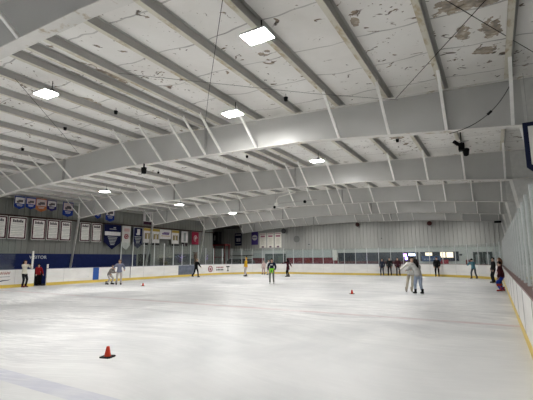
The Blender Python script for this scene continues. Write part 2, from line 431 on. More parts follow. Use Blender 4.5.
# columns: slim slanting struts on the left, tapered webs on the right
def column(side, y, label):
    s = 1 if side == 'right' else -1
    xi, xo = XR+s*EDGE, XR+s*(EDGE+1.42)
    zt = 4.93
    if side == 'left':
        b = xi-.95
        root = empty('slanting_column', (b, y, 0)); tag(root, label, 'column', 'slim columns along the left side')
        bm = bmesh.new(); bar(bm, (xi-.06-b, 0, zt+.02), (0, 0, -.012), .20, .016)
        build('inner_flange', bm, FLG, root)
        bm = bmesh.new(); prism(bm, [(xi-.07-b, zt), (0, -.012), (-.13, -.012), (xi-.22-b, zt)], 'y', -.008, .008); build('web', bm, FLG, root)
        bm = bmesh.new(); box(bm, -.25, .12, -.16, .16, -.012, .012); build('base_plate', bm, STIFF, root)
        return root
    root = empty('tapered_column', (xo, y, 0)); tag(root, label, 'column', 'tapered columns along the right side')
    base_i = xi+.75
    bm = bmesh.new(); prism(bm, [(xi-xo, zt), (base_i-xo, -.012), (-s*.02, -.012), (-s*.02, z_top(xo)-.05), (xi-xo, z_top(xi)-.05)], 'y', -.01, .01)
    build('web', bm, plain((.60, .60, .58), .45), root)
    bm = bmesh.new(); bar(bm, (xi-xo, 0, zt), (base_i-xo, 0, -.012), .24, .016); build('inner_flange', bm, BRACE, root)
    bm = bmesh.new(); bar(bm, (0, 0, -.012), (0, 0, z_top(xo)-.06), .24, .016); build('outer_flange', bm, FLG, root)
    return root
for i, y in enumerate(FRAMES):
    k = ['nearest', 'second', 'third', 'fourth', 'fifth', 'farthest'][i]
    if i < 5: column('left', y, '%s slim slanting column before the left wall, counted from the camera' % k)
    column('right', y, '%s white tapered column behind the right-hand glass, counted from the camera' % k)

# purlins: Z sections running the length of the hall
for x in PUR_X + [XR_OUT-.12, XL_OUT+.12, -8.93]:
    eave = abs(x-XR) > 15
    o = empty('purlin', (x, Y0, z_top(x)-(.03 if eave else 0)))
    if x == -8.93: lab = 'extra purlin set close between two others at the upper left'
    elif x > XR:
        n = sorted([p for p in PUR_X if p > XR], reverse=True); lab = 'right-hand eave strut above the glass' if eave else '%s roof purlin left of the right-hand eave' % ORD[n.index(x)]
    else:
        n = sorted([p for p in PUR_X if p < XR]); lab = 'left-hand eave strut above the pennants' if eave else '%s roof purlin counted from the left-hand eave' % ORD[n.index(x)]
    tag(o, 'long rust-streaked steel ' + lab, 'roof purlin', 'steel purlins running the length of the roof')
    bm = bmesh.new(); box(bm, -.006, .006, 0, Y1-Y0, 0, PD)
    box(bm, 0, .07, 0, Y1-Y0, PD-.006, PD); build('web', bm, PUR, o)
    bm = bmesh.new(); box(bm, -.115, .0, 0, Y1-Y0, .0, .007); box(bm, -.121, -.115, 0, Y1-Y0, 0, .03)
    build('bottom_flange', bm, PURF, o)

# ------------------------------------------------------------------ lamps
def lamp(x, y, label, z=None, w=.55, d=.40):
    z = z_top(x) - .42
    o = empty('high_bay_lamp', (x, y, z)); tag(o, label, 'ceiling lamp', 'square ceiling lamps')
    bm = bmesh.new(); box(bm, -w/2, w/2, -d/2, d/2, .012, .055)
    for k in range(9): box(bm, -w/2+.03+k*.057, -w/2+.05+k*.057, -d/2+.03, d/2-.03, .055, .085)
    build('housing', bm, ALU, o)
    bm = bmesh.new(); box(bm, -w/2+.015, w/2-.015, -d/2+.015, d/2-.015, 0, .012); build('lens', bm, LENS, o)
    bm = bmesh.new(); tube(bm, [(0, d/2-.05, .08), (0, d/2-.05, .20)], .055, 10); tube(bm, [(0, d/2-.05, .19), (0, d/2-.05, z_top(x)-z+.02)], .012, 6)
    build('driver_mount', bm, BLACK, o)
LAMPS = [(-3.58, 5.85, 'brightest ceiling lamp, nearest the camera at top centre'),
         (-10.30, 5.69, 'ceiling lamp at the upper left between rusty purlins'),
         (-6.50, 9.18, 'ceiling lamp just in front of the rafter with the black speaker'),
         (-6.57, 15.89, 'ceiling lamp over mid ice in front of the second full rafter'),
         (-21.26, 15.92, 'ceiling lamp high above the white banners on the left'),
         (-21.46, 23.04, 'ceiling lamp above the banners left of the red one'),
         (-21.33, 30.22, 'ceiling lamp hanging above the purple number banner'),
         (-6.2, 20.6, 'added fill lamp hidden behind the second full rafter, right half'),  # from here on: unseen lamps added to light the hall evenly
         (-20.3, 12.4, 'added fill lamp hidden behind the speaker rafter, left half'),
         (-6.2, 28.2, 'added fill lamp hidden behind the third full rafter, right half'),
         (-15.5, 28.0, 'added fill lamp hidden behind the third full rafter, left half'),
         (-6.2, 36.0, 'added fill lamp hidden behind the fourth full rafter, right half'),
         (-15.5, 36.0, 'added fill lamp hidden behind the fourth full rafter, left half'),
         (-15.0, 20.4, 'added fill lamp hidden behind the second full rafter, left half'),
         (-2.5, 45.4, 'added fill lamp before the back wall, behind the farthest rafter, far right'),  # row of unseen lamps added to brighten the back wall
         (-8.5, 45.4, 'added fill lamp before the back wall, behind the farthest rafter, right of middle'),
         (-14.5, 45.4, 'added fill lamp before the back wall, behind the farthest rafter, middle'),
         (-20.5, 45.4, 'added fill lamp before the back wall, behind the farthest rafter, left of middle'),
         (-27.0, 45.4, 'added fill lamp before the back wall, behind the farthest rafter, far left'),
         (-23.3, 35.9, 'added fill lamp hidden behind the fourth full rafter at the far left'),
         (-10.4, -1.5, 'added fill lamp over the ice behind the camera, middle'),  # lamps added out of view to even out the light
         (-20.3, 4.0, 'added fill lamp over the left boards outside the picture'),
         (-20.3, -4.0, 'added fill lamp over the far left corner behind the camera'),
         (-6.2, -8.5, 'added fill lamp farthest behind the camera')]
for x, y, l in LAMPS:
    lamp(x, y, l)

# ------------------------------------------------------------------ boards
def sweep(bm, run, o0, o1, z0, z1, ends=True, e0=0, e1=0):
    pts = [(p.copy(), n) for p, n in run]
    rows = [[bm.verts.new((*(p+n*o), z)) for o, z in ((o0, z0), (o1, z0), (o1, z1), (o0, z1))] for p, n in pts]
    for a, b in zip(rows, rows[1:]):
        for k in range(4): bm.faces.new((a[k], a[(k+1) % 4], b[(k+1) % 4], b[k]))
    bm.faces.new(rows[0]); bm.faces.new(rows[-1][::-1]); bmesh.ops.recalc_face_normals(bm, faces=bm.faces)
HB = 1.13
def boards(run, label, cap):
    root = empty('rink_boards', (run[0][0].x, run[0][0].y, 0)); tag(root, label, 'rink boards', 'white rink boards')
    inv = Matrix.Translation((-run[0][0].x, -run[0][0].y, 0))
    def part(name, o0, o1, z0, z1, m):
        bm = bmesh.new(); sweep(bm, run, o0, o1, z0, z1); bmesh.ops.transform(bm, matrix=inv, verts=bm.verts); return build(name, bm, m, root)
    wd = .22 if run is RUNS['right'] else .10
    part('board_panel', 0, wd, 0, HB, BOARD); part('kick_plate', -.014, 0, 0, .2, YEL)
    part('cap_rail', -.02, wd+.03, HB, HB+.035, cap)
    bm = bmesh.new()
    for p, n in run[1:-1:2]:
        t = Vector((n.y, -n.x)); q = p-n*.003
        bar(bm, (*q, .2), (*q, HB), .012, .006)
    bmesh.ops.transform(bm, matrix=inv, verts=bm.verts)
    if len(bm.verts): build('panel_joint', bm, plain((.45, .45, .44), .5), root)
    else: bm.free()
    return root
B = {}
B['penalty'] = boards(RUNS['penalty'], 'white rink boards on the far left, up to the open gate', CAPD)
B['bench'] = boards(RUNS['bench'], 'white rink boards along the left bench, from the gate to the corner', CAPD)
B['cornerleft'] = boards(RUNS['cornerleft'], 'curved white boards in the back left corner', CAPD)
B['back'] = boards(RUNS['back'], 'straight white boards across the back of the rink', CAPD)
B['cornerright'] = boards(RUNS['cornerright'], 'curved white boards in the back right corner', CAPR)
B['right'] = boards(RUNS['right'], 'white boards with brown cap rail running along the right edge', CAPR)
def on_boards(parent, name, bm, m, label=None):
    bmesh.ops.transform(bm, matrix=Matrix.Translation(-parent.location), verts=bm.verts)
    o = build(name, bm, m, parent)
    if label: o['label'] = label
    return o
# left advert: script-like red strokes, a dark line and a black swoosh
bm = bmesh.new(); x = BXL+.008
for k in range(4):
    y0 = 12.45+k*.27
    tube(bm, [(x, y0+.26*t/8, .93+.10*math.sin(t*1.5+k)) for t in range(9)], .018, 5)
on_boards(B['penalty'], 'advert_script', bm, plain((.34, .10, .06), .5), 'red-brown script advert')
bm = bmesh.new(); tube(bm, [(x, 12.3+.2*t, .70) for t in range(7)], .014, 5)
tube(bm, [(x, 12.2+.12*t, .46+.05*math.sin(t*2)) for t in range(5)], .022, 5)
tube(bm, [(x, 12.95+.1*t, .42+.018*t+.02*math.sin(t)) for t in range(7)], [.03, .035, .032, .028, .022, .016, .008], 6)
on_boards(B['penalty'], 'advert_swoosh', bm, plain((.05, .05, .10), .5), 'dark line and swoosh of the advert')
# blue gate strip, grey-blue advert panel
bm = bmesh.new(); box(bm, BXL-.005, BXL+.012, 19.5, 20.02, .2, HB); on_boards(B['bench'], 'blue_gate_panel', bm, plain((.02, .09, .36), .4), 'narrow blue gate panel')
bm = bmesh.new(); box(bm, BXL-.005, BXL+.012, 23.05, 23.10, .2, HB); on_boards(B['bench'], 'gate_joint', bm, DGREY)
bm = bmesh.new(); box(bm, BXL-.005, BXL+.012, 28.95, 31.35, .18, HB-.02); on_boards(B['bench'], 'advert_panel', bm, plain((.13, .15, .20), .4, .3, 0, 3), 'grey-blue advert panel')
# crest, two word rows and a black emblem near the corner
bm = bmesh.new(); ca = RUNS['cornerleft']
def corner_pt(t):
    t = max(0, min(t, 8.999)); i = int(t); p = ca[i][0].lerp(ca[i+1][0], t-i); n = ca[i][1].lerp(ca[i+1][1], t-i).normalized(); return p-n*.012, n
p, n = corner_pt(.55); tg = Vector((n.y, -n.x))
tube(bm, [(*(p+tg*.30*math.cos(a)), .66+.30*math.sin(a)) for a in [2*math.pi*k/20 for k in range(21)]], .05, 6)
bar(bm, (*(p-tg*.1), .62), (*(p+tg*.1), .62), .03, .26)
on_boards(B['cornerleft'], 'round_crest', bm, plain((.30, .05, .07), .5), 'round red crest')
for row, m_, z in ((0, plain((.28, .04, .06), .5), .80), (1, BLACK, .54)):
    bm = bmesh.new()
    for k in range(5):
        p, n = corner_pt(1.35+.17*k); tg = Vector((n.y, -n.x))
        bar(bm, (*(p-tg*.06), z), (*(p+tg*.06), z), .02, .15)
    on_boards(B['cornerleft'], 'advert_words', bm, m_)
bm = bmesh.new(); p, n = corner_pt(2.55); tg = Vector((n.y, -n.x))
bar(bm, (*(p-tg*.22), .86), (*(p+tg*.22), .86), .02, .12); bar(bm, (*p, .38), (*p, .9), .12, .02); bar(bm, (*(p-tg*.12), .40), (*(p+tg*.12), .40), .02, .08)
on_boards(B['cornerleft'], 'black_emblem', bm, BLACK, 'black emblem')

# ------------------------------------------------------------------ rink glass
def glass(run, z1, where, group, skip=lambda p: False, off=.055, mat=None):
    segs = [(run[i], run[i+1]) for i in range(len(run)-1)]
    k = 0
    for (p, n), (q, m) in segs:
        mid = (p+q)/2
        if skip(mid): continue
        a, b = p+n*off, q+m*off; t = (b-a).normalized(); nn = Vector((-t.y, t.x))
        root_loc = Vector((a.x, a.y, HB+.035))
        bm = bmesh.new(); bar(bm, (*(t*.025), (z1-HB-.035)/2), (*((b-a)-t*.055), (z1-HB-.035)/2), .012, z1-HB-.035)
        o = build('glass_panel', bm, mat or GLS, None, loc=root_loc)
        tag(o, '%s clear glass panel %s' % (ORD[k] if k < 30 else 'next', where), 'rink glass', group)
        bm = bmesh.new(); box(bm, -.022, .022, -.03, .03, 0, z1-HB+.02); box(bm, -.03, .03, -.04, .04, 0, .05)
        po = build('post', bm, POST, o); po.rotation_euler = (0, 0, math.atan2(t.y, t.x))
        k += 1
glass(RUNS['penalty'], 3.15, 'on the far left boards, counted towards the open gate', 'glass panels on the far left boards', lambda p: p.y < 7 or p.y > 14.2)
glass(RUNS['bench'], 3.15, 'on the left boards after the bench, counted towards the corner', 'glass panels left of the corner', lambda p: p.y < 22.6)
glass(RUNS['cornerleft'], 2.85, 'around the back left corner, counted from the left boards', 'glass panels around the back left corner')
glass(RUNS['back'], 2.75, 'along the back boards, counted from the left', 'glass panels along the back boards')
glass(RUNS['cornerright'], 2.85, 'around the back right corner, counted from the back', 'glass panels around the back right corner')
glass(RUNS['right'], 2.9, 'along the right boards, counted from the far corner', 'glass panels along the right boards', lambda p: p.y < 1.2, off=.15)
o = empty('dark_gate_backing', (BXL-.75, 15.0, 0)); tag(o, 'black panel added behind the red-jacketed child to darken the open gate', 'gate')  # made-up black backing for the dark inside of the open gate
bm = bmesh.new(); box(bm, -.05, 0, 0, 1.0, .03, 1.1); build('panel', bm, BLACK, o)
bm = bmesh.new(); tube(bm, [(.02, .85, .8), (.07, .85, .8), (.07, .85, .95), (.02, .85, .95)], .012, 6); build('latch', bm, ALU, o)
bm = bmesh.new(); box(bm, -.05, 0, .0, .05, -.012, .03); box(bm, -.05, 0, .95, 1.0, -.012, .03); build('foot', bm, STIFF, o)
# heavy gate post beside the bench opening
for y, lab in ((14.88, 'thick white gate post at the near edge of the open gate'), (15.94, 'white gate post at the far edge of the open gate')):
    bm = bmesh.new(); box(bm, BXL-.09, BXL-.0, y-.045, y+.045, HB+.035, 2.35 if y < 15 else 1.45)
    tag(build('gate_post', bm, WHITE), lab, 'gate post')

# ------------------------------------------------------------------ left wall: rail, banners, pennants
bm = bmesh.new(); box(bm, XW+.24, XW+.34, 2, 37.3, 4.80, 4.90); o = build('banner_rail', bm, plain((.05, .03, .026), .6)); tag(o, 'long dark rail along the left wall carrying the banners', 'rail')
bm = bmesh.new()
for y in range(4, 37, 4): box(bm, XW+.0, XW+.24, y-.03, y+.03, 4.82, 4.88)
build('bracket', bm, plain((.05, .03, .026), .6), o)

def cloth_bm(w, h, point, wave=.02, ph=0, nx=8, nz=8, thick=.008):
    """hanging cloth, local x along the width, y front (towards -y), z down from 0"""
    bm = bmesh.new(); F, K = [], []
    for j in range(nz+1):
        rowf, rowk = [], []
        for i in range(nx+1):
            u = i/nx-.5; z = -h*j/nz
            zz = z - (point*(1-abs(u)*2) if point else 0)*(j/nz)
            yy = wave*math.sin(u*9+ph)*(j/nz)
            rowf.append(bm.verts.new((u*w, yy-thick/2, zz))); rowk.append(bm.verts.new((u*w, yy+thick/2, zz)))
        F.append(rowf); K.append(rowk)
    for j in range(nz):
        for i in range(nx):
            bm.faces.new((F[j+1][i], F[j+1][i+1], F[j][i+1], F[j][i])); bm.faces.new((K[j][i], K[j][i+1], K[j+1][i+1], K[j+1][i]))
    for i in range(nx): bm.faces.new((F[0][i], F[0][i+1], K[0][i+1], K[0][i])); bm.faces.new((K[nz][i], K[nz][i+1], F[nz][i+1], F[nz][i]))
    for j in range(nz): bm.faces.new((F[j+1][0], F[j][0], K[j][0], K[j+1][0])); bm.faces.new((F[j][nx], F[j+1][nx], K[j+1][nx], K[j][nx]))
    return bm
def flat(rects, y=-.016, t=.006):
    bm = bmesh.new()
    for x0, x1, z0, z1 in rects: box(bm, x0, x1, y-t, y, z0, z1)
    return bm
def hang(name, label, cat, group, loc, rz, w, h, point, mat, wave=.012):
    o = empty(name, loc, rz); tag(o, label, cat, group)
    build('cloth', cloth_bm(w, h, point, wave, random.random()*6), mat, o, smooth=False)
    return o
INK = plain((.10, .09, .10), .7); GREYT = plain((.40, .41, .40), .7); BORD = plain((.075, .018, .032), .8, .1)
LPOS = lambda y, z, d=.40: (XW+d, y, z)
ROT_L = R(90)   # front (-y local) turns to +x
def title_banner(y0, y1, ztop, h, label, heading, rot=ROT_L, loc=None):
    w = abs(y1-y0)
    o = hang('title_banner', label, 'banner', 'white title banners on the left rail', loc or LPOS((y0+y1)/2, ztop), rot, w, h, 0, WHITE)
    b = .09
    build('border', flat([(-w/2+.03, w/2-.03, -h+.04, -h+.04+b), (-w/2+.03, w/2-.03, -.04-b, -.04), (-w/2+.03, -w/2+.03+b, -h+.04, -.04), (w/2-.03-b, w/2-.03, -h+.04, -.04)]), BORD, o)
    # heading: a row of blocky unreadable dark characters
    n = heading; ww = w*.6; rc = []
    for k in range(n):
        x0 = -ww/2+ww*k/n; hh = .15 if k % 2 else .20
        rc.append((x0+.01, x0+ww/n-.012, -.40, -.40+hh))
    build('heading', flat(rc), INK, o)
    rc = []; zz = -.50; k = 0
    while zz > -h+.22:
        ll = w*(.30+.12*((k*7) % 3)/2); rc.append((-ll, ll, zz-.032, zz)); zz -= .105 if k % 4 else .15; k += 1
    rc = [(max(a, -w*.36), min(b_, w*.36), c, d) for a, b_, c, d in rc]
    build('text_lines', flat(rc), GREYT, o)
    return o
title_banner(12.95, 14.05, 4.78, 1.58, 'white title banner cut off by the left edge of the photo', 6)
title_banner(14.15, 15.35, 4.78, 1.58, 'widest maroon-bordered white banner, second from the left edge', 6)
title_banner(15.72, 16.75, 4.76, 1.55, 'maroon-bordered white banner above the open gate and red jacket', 6)
title_banner(16.85, 17.80, 4.78, 1.55, 'maroon-bordered white banner, middle of three left of the slanting column', 6)
title_banner(17.88, 18.80, 4.78, 1.58, 'white banner tight against the slanting left column', 6)
title_banner(19.55, 20.50, 4.78, 1.56, 'white banner just right of the slanting left column', 5)
title_banner(20.62, 21.60, 4.78, 1.56, 'white banner beside the big navy pennant', 5)
# tops pale trim on headings of two is maroon: part of the border above

def pennant(y0, y1, z0, h, pt, label, mats, group=None, d=.42, name='pennant', loc=None, rot=ROT_L):
    w = abs(y1-y0); top, low = mats
    o = hang(name, label, 'pennant', group, loc or LPOS((y0+y1)/2, z0, d), rot, w, h-pt, pt, low)
    build('upper_field', flat([(-w/2+.05, w/2-.05, -h*.56, -.08)], -.02), top, o)
    return o, w
PB = plain((.016, .038, .21), .8); PCR = plain((.62, .60, .60), .7); POR = plain((.34, .12, .05), .8); PNV = plain((.008, .010, .048), .8)
PPK = plain((.55, .45, .44), .7); PUP = plain((.035, .03, .12), .8)
specs = [(13.98, 14.68, 6.12, .90, PCR, PB, 'leftmost blue pennant with a white upper half above the rail'),
         (14.74, 15.42, 6.14, .86, PPK, PB, 'blue pennant with a pinkish upper half, left of the orange one'),
         (15.42, 16.22, 6.16, .98, PPK, POR, 'orange pennant hanging above the rail'),
         (16.24, 16.96, 6.14, .84, PCR, PUP, 'violet-blue pennant right of the orange one'),
         (17.46, 18.30, 6.15, 1.16, PPK, PB, 'tall blue pennant close to the second left rafter knee'),
         (20.25, 20.80, 6.10, 1.02, PB, PB, 'plain blue pennant half hidden under the sloping rafter'),
         (21.28, 22.16, 6.15, 1.22, PCR, PB, 'blue and white pennant above the big navy one')]
for y0, y1, z, h, tm, lm, lab in specs:
    o, w = pennant(y0, y1, z, h, .16, lab, (tm, lm), 'pennants above the rail', d=1.22)
    build('emblem', flat([(-w*.30, w*.30, -h*.46, -h*.36), (-w*.16, w*.30, -h*.36, -h*.27), (-w*.3, -w*.05, -h*.52, -h*.46)], -.028), INK, o)
    build('lettering', flat([(-w*.28, w*.28, -h*.68, -h*.64), (-w*.22, w*.22, -h*.76, -h*.73)], -.02), PCR, o)
# tall pale banner above rail
o = hang('number_banner', 'pale banner with a dark foot hanging above the rail', 'banner', None, LPOS(25.88, 6.16, 1.22), ROT_L, 1.0, 1.2, 0, PCR)
build('centre_patch', flat([(-.22, .22, -.85, -.2)], -.02), plain((.22, .24, .23), .7), o); build('foot', flat([(-.5, .5, -1.19, -.9)], -.02), plain((.05, .02, .04), .7), o)
# big navy pennant
o = hang('pennant', 'big navy pennant with a white band, pointed at the foot', 'pennant', None, LPOS(22.72, 4.78), ROT_L, 1.74, 1.55, .62, PNV)
build('band', flat([(-.82, .82, -.95, -.62)], -.02), PCR, o)
build('emblem', flat([(.05, .3, -.3, -.2)], -.02), GREYT, o)
build('heading', flat([(-.35, .35, -.42, -.36)], -.02), GREYT, o)
build('lettering', flat([(-.5+.06*k, .5-.06*k, -1.12-.13*k, -1.06-.13*k) for k in range(6)], -.02), GREYT, o)
# white pennant with red roundel, cloth gathered at foot
o = hang('pennant', 'narrow white pennant with a red roundel beside the big navy one', 'pennant', None, LPOS(24.2, 4.76), ROT_L, .98, 1.75, .4, plain((.52, .52, .50), .7), .05)
bm = bmesh.new(); tube(bm, [(.19*math.cos(a), -.03, -.95+.19*math.sin(a)) for a in [2*math.pi*k/18 for k in range(19)]], .045, 6); box(bm, -.07, .07, -.06, -.02, -1.02, -.88)
build('roundel', bm, plain((.30, .05, .07), .6), o); build('heading', flat([(-.3, .3, -.5, -.22)], -.05), plain((.5, .34, .33), .7), o)
o = hang('pennant', 'narrow navy pennant with pale figure and grey lines', 'pennant', None, LPOS(25.55, 4.76), ROT_L, 1.16, 1.6, .42, PNV)
build('figure', flat([(-.12, .22, -.75, -.2), (-.22, -.12, -.75, -.62)], -.02), PCR, o)
build('lettering', flat([(-.4+.05*k, .4-.05*k, -.95-.14*k, -.89-.14*k) for k in range(5)], -.02), GREYT, o)
build('border', flat([(-.55, -.50, -1.5, -.06), (.50, .55, -1.5, -.06), (-.55, .55, -.08, -.03)], -.02), GREYT, o)
YL = plain((.40, .29, .07), .8)
for yc, w, lab, mid in ((26.72, 1.0, 'yellow-topped white banner, left of an alike pair', -.55), (27.82, .96, 'yellow-topped white banner, right of an alike pair', -.6), (30.55, 1.05, 'yellow-topped white banner left of the striped white one', -.6)):
    o = hang('number_banner', lab, 'banner', 'yellow-topped banners', LPOS(yc, 4.74), ROT_L, w, 1.68, 0, PCR)
    build('top_band', flat([(-w/2, w/2, -.27, -.02)], -.02), YL, o); build('foot_band', flat([(-w/2, w/2, -1.66, -1.42)], -.02), BLACK, o)
    build('number', flat([(-.3, -.06, -1.05, mid), (.06, .3, -1.05, mid), (-.3, .3, mid-.02, mid+.06)], -.02), plain((.30, .24, .12), .6), o)
    build('number_edge', flat([(-.34, -.30, -1.08, -.5), (.30, .34, -1.08, -.5)], -.02), BLACK, o)
o = hang('wide_banner', 'wide short white banner with purple and gold writing', 'banner', None, LPOS(29.12, 4.72), ROT_L, 1.56, .95, 0, PCR)
build('writing', flat([(-.5, .5, -.5, -.36), (-.3, .55, -.34, -.26)], -.02), plain((.12, .06, .22), .6), o); build('gold_line', flat([(-.6, .6, -.68, -.6)], -.02), plain((.48, .34, .2), .6), o)
o = hang('number_banner', 'white banner with a grey stripe and dark fringed foot', 'banner', None, LPOS(32.0, 4.72), ROT_L, 1.0, 1.2, 0, PCR)
build('stripe', flat([(-.18, .18, -1.1, -.15)], -.02), plain((.30, .32, .31), .7), o); build('foot', flat([(-.48, -.06, -1.62, -1.26), (.06, .48, -1.62, -1.26)], -.005), plain((.03, .02, .025), .7), o)
o = hang('number_banner', 'crimson banner with a pale emblem at the end of the rail', 'banner', None, LPOS(33.75, 4.74), ROT_L, 1.15, 1.4, 0, plain((.24, .02, .045), .6))
bm = bmesh.new(); tube(bm, [(.23*math.cos(a), -.03, -.72+.3*math.sin(a)) for a in [2*math.pi*k/18 for k in range(15)]], .05, 6); box(bm, -.08, .08, -.05, -.02, -.85, -.55)
build('emblem', bm, plain((.55, .42, .42), .6), o)
# back wall banners, facing the ice (-y)
YB = 48.86
for xa, xb, zt, h, lab, m_, m2 in ((-34.0, -32.75, 5.55, 1.85, 'navy number banner at the left end of the back wall', PNV, PCR), (-31.0, -29.85, 5.65, 1.9, 'violet banner with a white oval next to the white ones', plain((.085, .06, .22), .6), PCR)):
    w = xb-xa; o = hang('number_banner', lab, 'banner', 'purple banners on the back wall', ((xa+xb)/2, YB, zt), 0, w, h, 0, m_)
    if 'navy' in lab:
        build('lettering', flat([(-.5, .5, -.34, -.18), (-.3, .02, -1.25, -.75), (.08, .4, -1.25, -.75), (-.4, .4, -.82, -.72)], -.02), m2, o)
        build('foot_line', flat([(-.5, .5, -1.6, -1.52)], -.02), GREYT, o)
    else:
        bm = bmesh.new(); ball(bm, (0, -.02, -.85), .5, .9, .05, .8, 16, 8); build('oval', bm, m2, o)
        build('lettering', flat([(-.35, .35, -.92, -.8)], -.05), m_, o)
for k, (xa, xb) in enumerate(((-29.6, -28.45), (-28.3, -27.2), (-27.05, -25.95))):
    w = xb-xa; h = 2.15
    o = hang('champion_banner', ['left', 'middle', 'right'][k] + ' one of three white banners side by side on the back wall', 'banner', 'three white banners on the back wall', ((xa+xb)/2, YB, 5.42), 0, w, h, 0, plain((.80, .78, .70), .7))
    build('heading', flat([(-.36, .36, -.62, -.36), (-.45, .45, -.2, -.1)], -.02), plain((.42, .20, .26), .7), o)
    build('text_lines', flat([(-.3, .3, -.85-.16*j, -.79-.16*j) for j in range(6)], -.02), plain((.55, .52, .45), .7), o)
    build('foot', flat([(-.18, .18, -2.12, -1.9)], -.02), plain((.2, .14, .18), .7), o)

# VISITOR sign on the blue panel
cu = bpy.data.curves.new('visitor_text', 'FONT'); cu.body = 'VISITOR'; cu.size = .33; cu.extrude = .01; cu.align_x = 'CENTER'; cu.space_character = 1.08
to = bpy.data.objects.new('tmp', cu); COL.objects.link(to); dg = bpy.context.evaluated_depsgraph_get()
me = bpy.data.meshes.new_from_object(to.evaluated_get(dg)); bpy.data.objects.remove(to)
me.materials.clear(); o = link('visitor_lettering', me, plain((.62, .66, .70), .6)); o.location = (XW+.075, 16.55, 1.83); o.rotation_euler = (R(90), 0, R(90))
tag(o, 'white VISITOR lettering on the blue wall above the gate', 'sign')

# ------------------------------------------------------------------ behind the left boards
o = empty('players_bench', (-27.9, 19.6, 0)); tag(o, 'long dark bench behind the left boards in front of the blue wall', 'bench')
bm = bmesh.new(); box(bm, -.2, .2, -3.0, 3.0, .42, .47); build('seat', bm, plain((.05, .04, .04), .5), o)
for y in (-2.6, -.9, .9, 2.6):
    bm = bmesh.new(); box(bm, -.15, .15, y-.03, y+.03, -.012, .42); build('leg', bm, STIFF, o)
# dark bags resting on bench, poking over the boards
for y, z, lab, s in ((18.6, .78, 'black bag on the bench, its top showing over the left boards', .32), (17.6, .74, 'smaller dark bag on the bench, nearer the gate', .24)):
    bm = bmesh.new(); tube(bm, [(0, -s, 0), (0, -s*.9, 0), (0, 0, .02), (0, s*.9, 0), (0, s, 0)], [.1, s*.95, s, s*.95, .1], 12)
    o = empty('sports_bag', (-27.9, y, z)); tag(o, lab, 'bag', 'bags on the bench'); build('body', bm, BLACK, o, True)
    bm = bmesh.new(); tube(bm, [(0, -s*.5, s*.9), (0, -s*.4, s*1.25), (0, s*.4, s*1.25), (0, s*.5, s*.9)], .018, 6); build('handle', bm, DGREY, o)
    o.location.z = .47 + s
# dark seating blocks and a door on left wall further down
bm = bmesh.new(); box(bm, XW, XW+.07, 26.15, 27.4, 0, 2.15); box(bm, XW, XW+.09, 27.4, 27.5, 0, 2.25); box(bm, XW, XW+.09, 26.05, 26.15, 0, 2.25); box(bm, XW, XW+.09, 26.05, 27.5, 2.15, 2.25)
o = build('door_1', bm, BLACK); tag(o, kind='structure')
bm = bmesh.new(); ball(bm, (XW+.12, 27.25, 1.0), .04); build('door_knob', bm, ALU, o)
o = empty('bleacher', (-28.6, 30.2, 0)); tag(o, 'dark stepped bleacher behind the glass near the red banner', 'bleacher')
for k, (y0, y1, h) in enumerate(((-1.55, .55, 1.85), (.6, 2.6, 2.25))):
    bm = bmesh.new()
    box(bm, -.55, -.05, y0, y1, .0, h); box(bm, -.05, .45, y0, y1, 0, h-.5); box(bm, -.57, -.03, y0-.02, y1+.02, h, h+.04); box(bm, -.05, .47, y0-.02, y1+.02, h-.5, h-.46)
    bmesh.ops.translate(bm, vec=(0, 0, -.012), verts=bm.verts)
    build('seat_tier', bm, DGREY, o)
bm = bmesh.new(); tube(bm, [(.2, 2.75, 0), (.2, 2.75, 1.0)], .04); tube(bm, [(-.5, 2.75, 0), (-.5, 2.75, 1.0)], .04); bmesh.ops.translate(bm, vec=(0, 0, -.012), verts=bm.verts); build('side_rail', bm, ALU, o)
bm = bmesh.new(); prism(bm, [(-.12, -.012), (.12, -.012), (.12, 2.4), (-.12, 2.4)], 'y', -.12, .12); prism(bm, [(-.18, 2.4), (.18, 2.4), (.14, 2.48), (-.14, 2.48)], 'y', -.18, .18)
o = build('wooden_post', bm, plain((.12, .06, .035), .6)); o.location = (-28.5, 33.35, 0); tag(o, 'short brown wooden post right of the bleacher, behind the black-clad skater', 'post')

# recess corner: red frame with a black cabinet, dark resurfacer
RED = plain((.17, .018, .02), .5)
o = empty('steel_platform', (-33.4, 44.2, 0)); tag(o, 'red steel frame platform in the back left recess', 'platform')
bm = bmesh.new(); box(bm, -1.4, 1.4, -.6, .6, 3.55, 3.75); build('deck', bm, RED, o)
for x in (-1.3, 1.3):
    for y in (-.5, .5):
        bm = bmesh.new(); box(bm, x-.07, x+.07, y-.07, y+.07, -.012, 3.55); build('post', bm, RED, o)
bm = bmesh.new(); box(bm, -1.3, 1.3, -.53, -.47, 1.9, 2.0); build('cross_rail', bm, RED, o)
o = empty('loudspeaker', (-34.0, 44.1, 3.75)); tag(o, 'large black speaker cabinet standing on the red platform', 'speaker')
bm = bmesh.new(); box(bm, -.7, .7, -.45, .45, 0, 1.75); build('cabinet', bm, BLACK, o)
bm = bmesh.new(); box(bm, -.6, .6, -.5, -.45, .1, 1.65); build('grille', bm, DARK, o)
bm = bmesh.new(); box(bm, .1, .35, -.52, -.5, .55, 1.25); build('pale_patch', bm, GREYT, o)

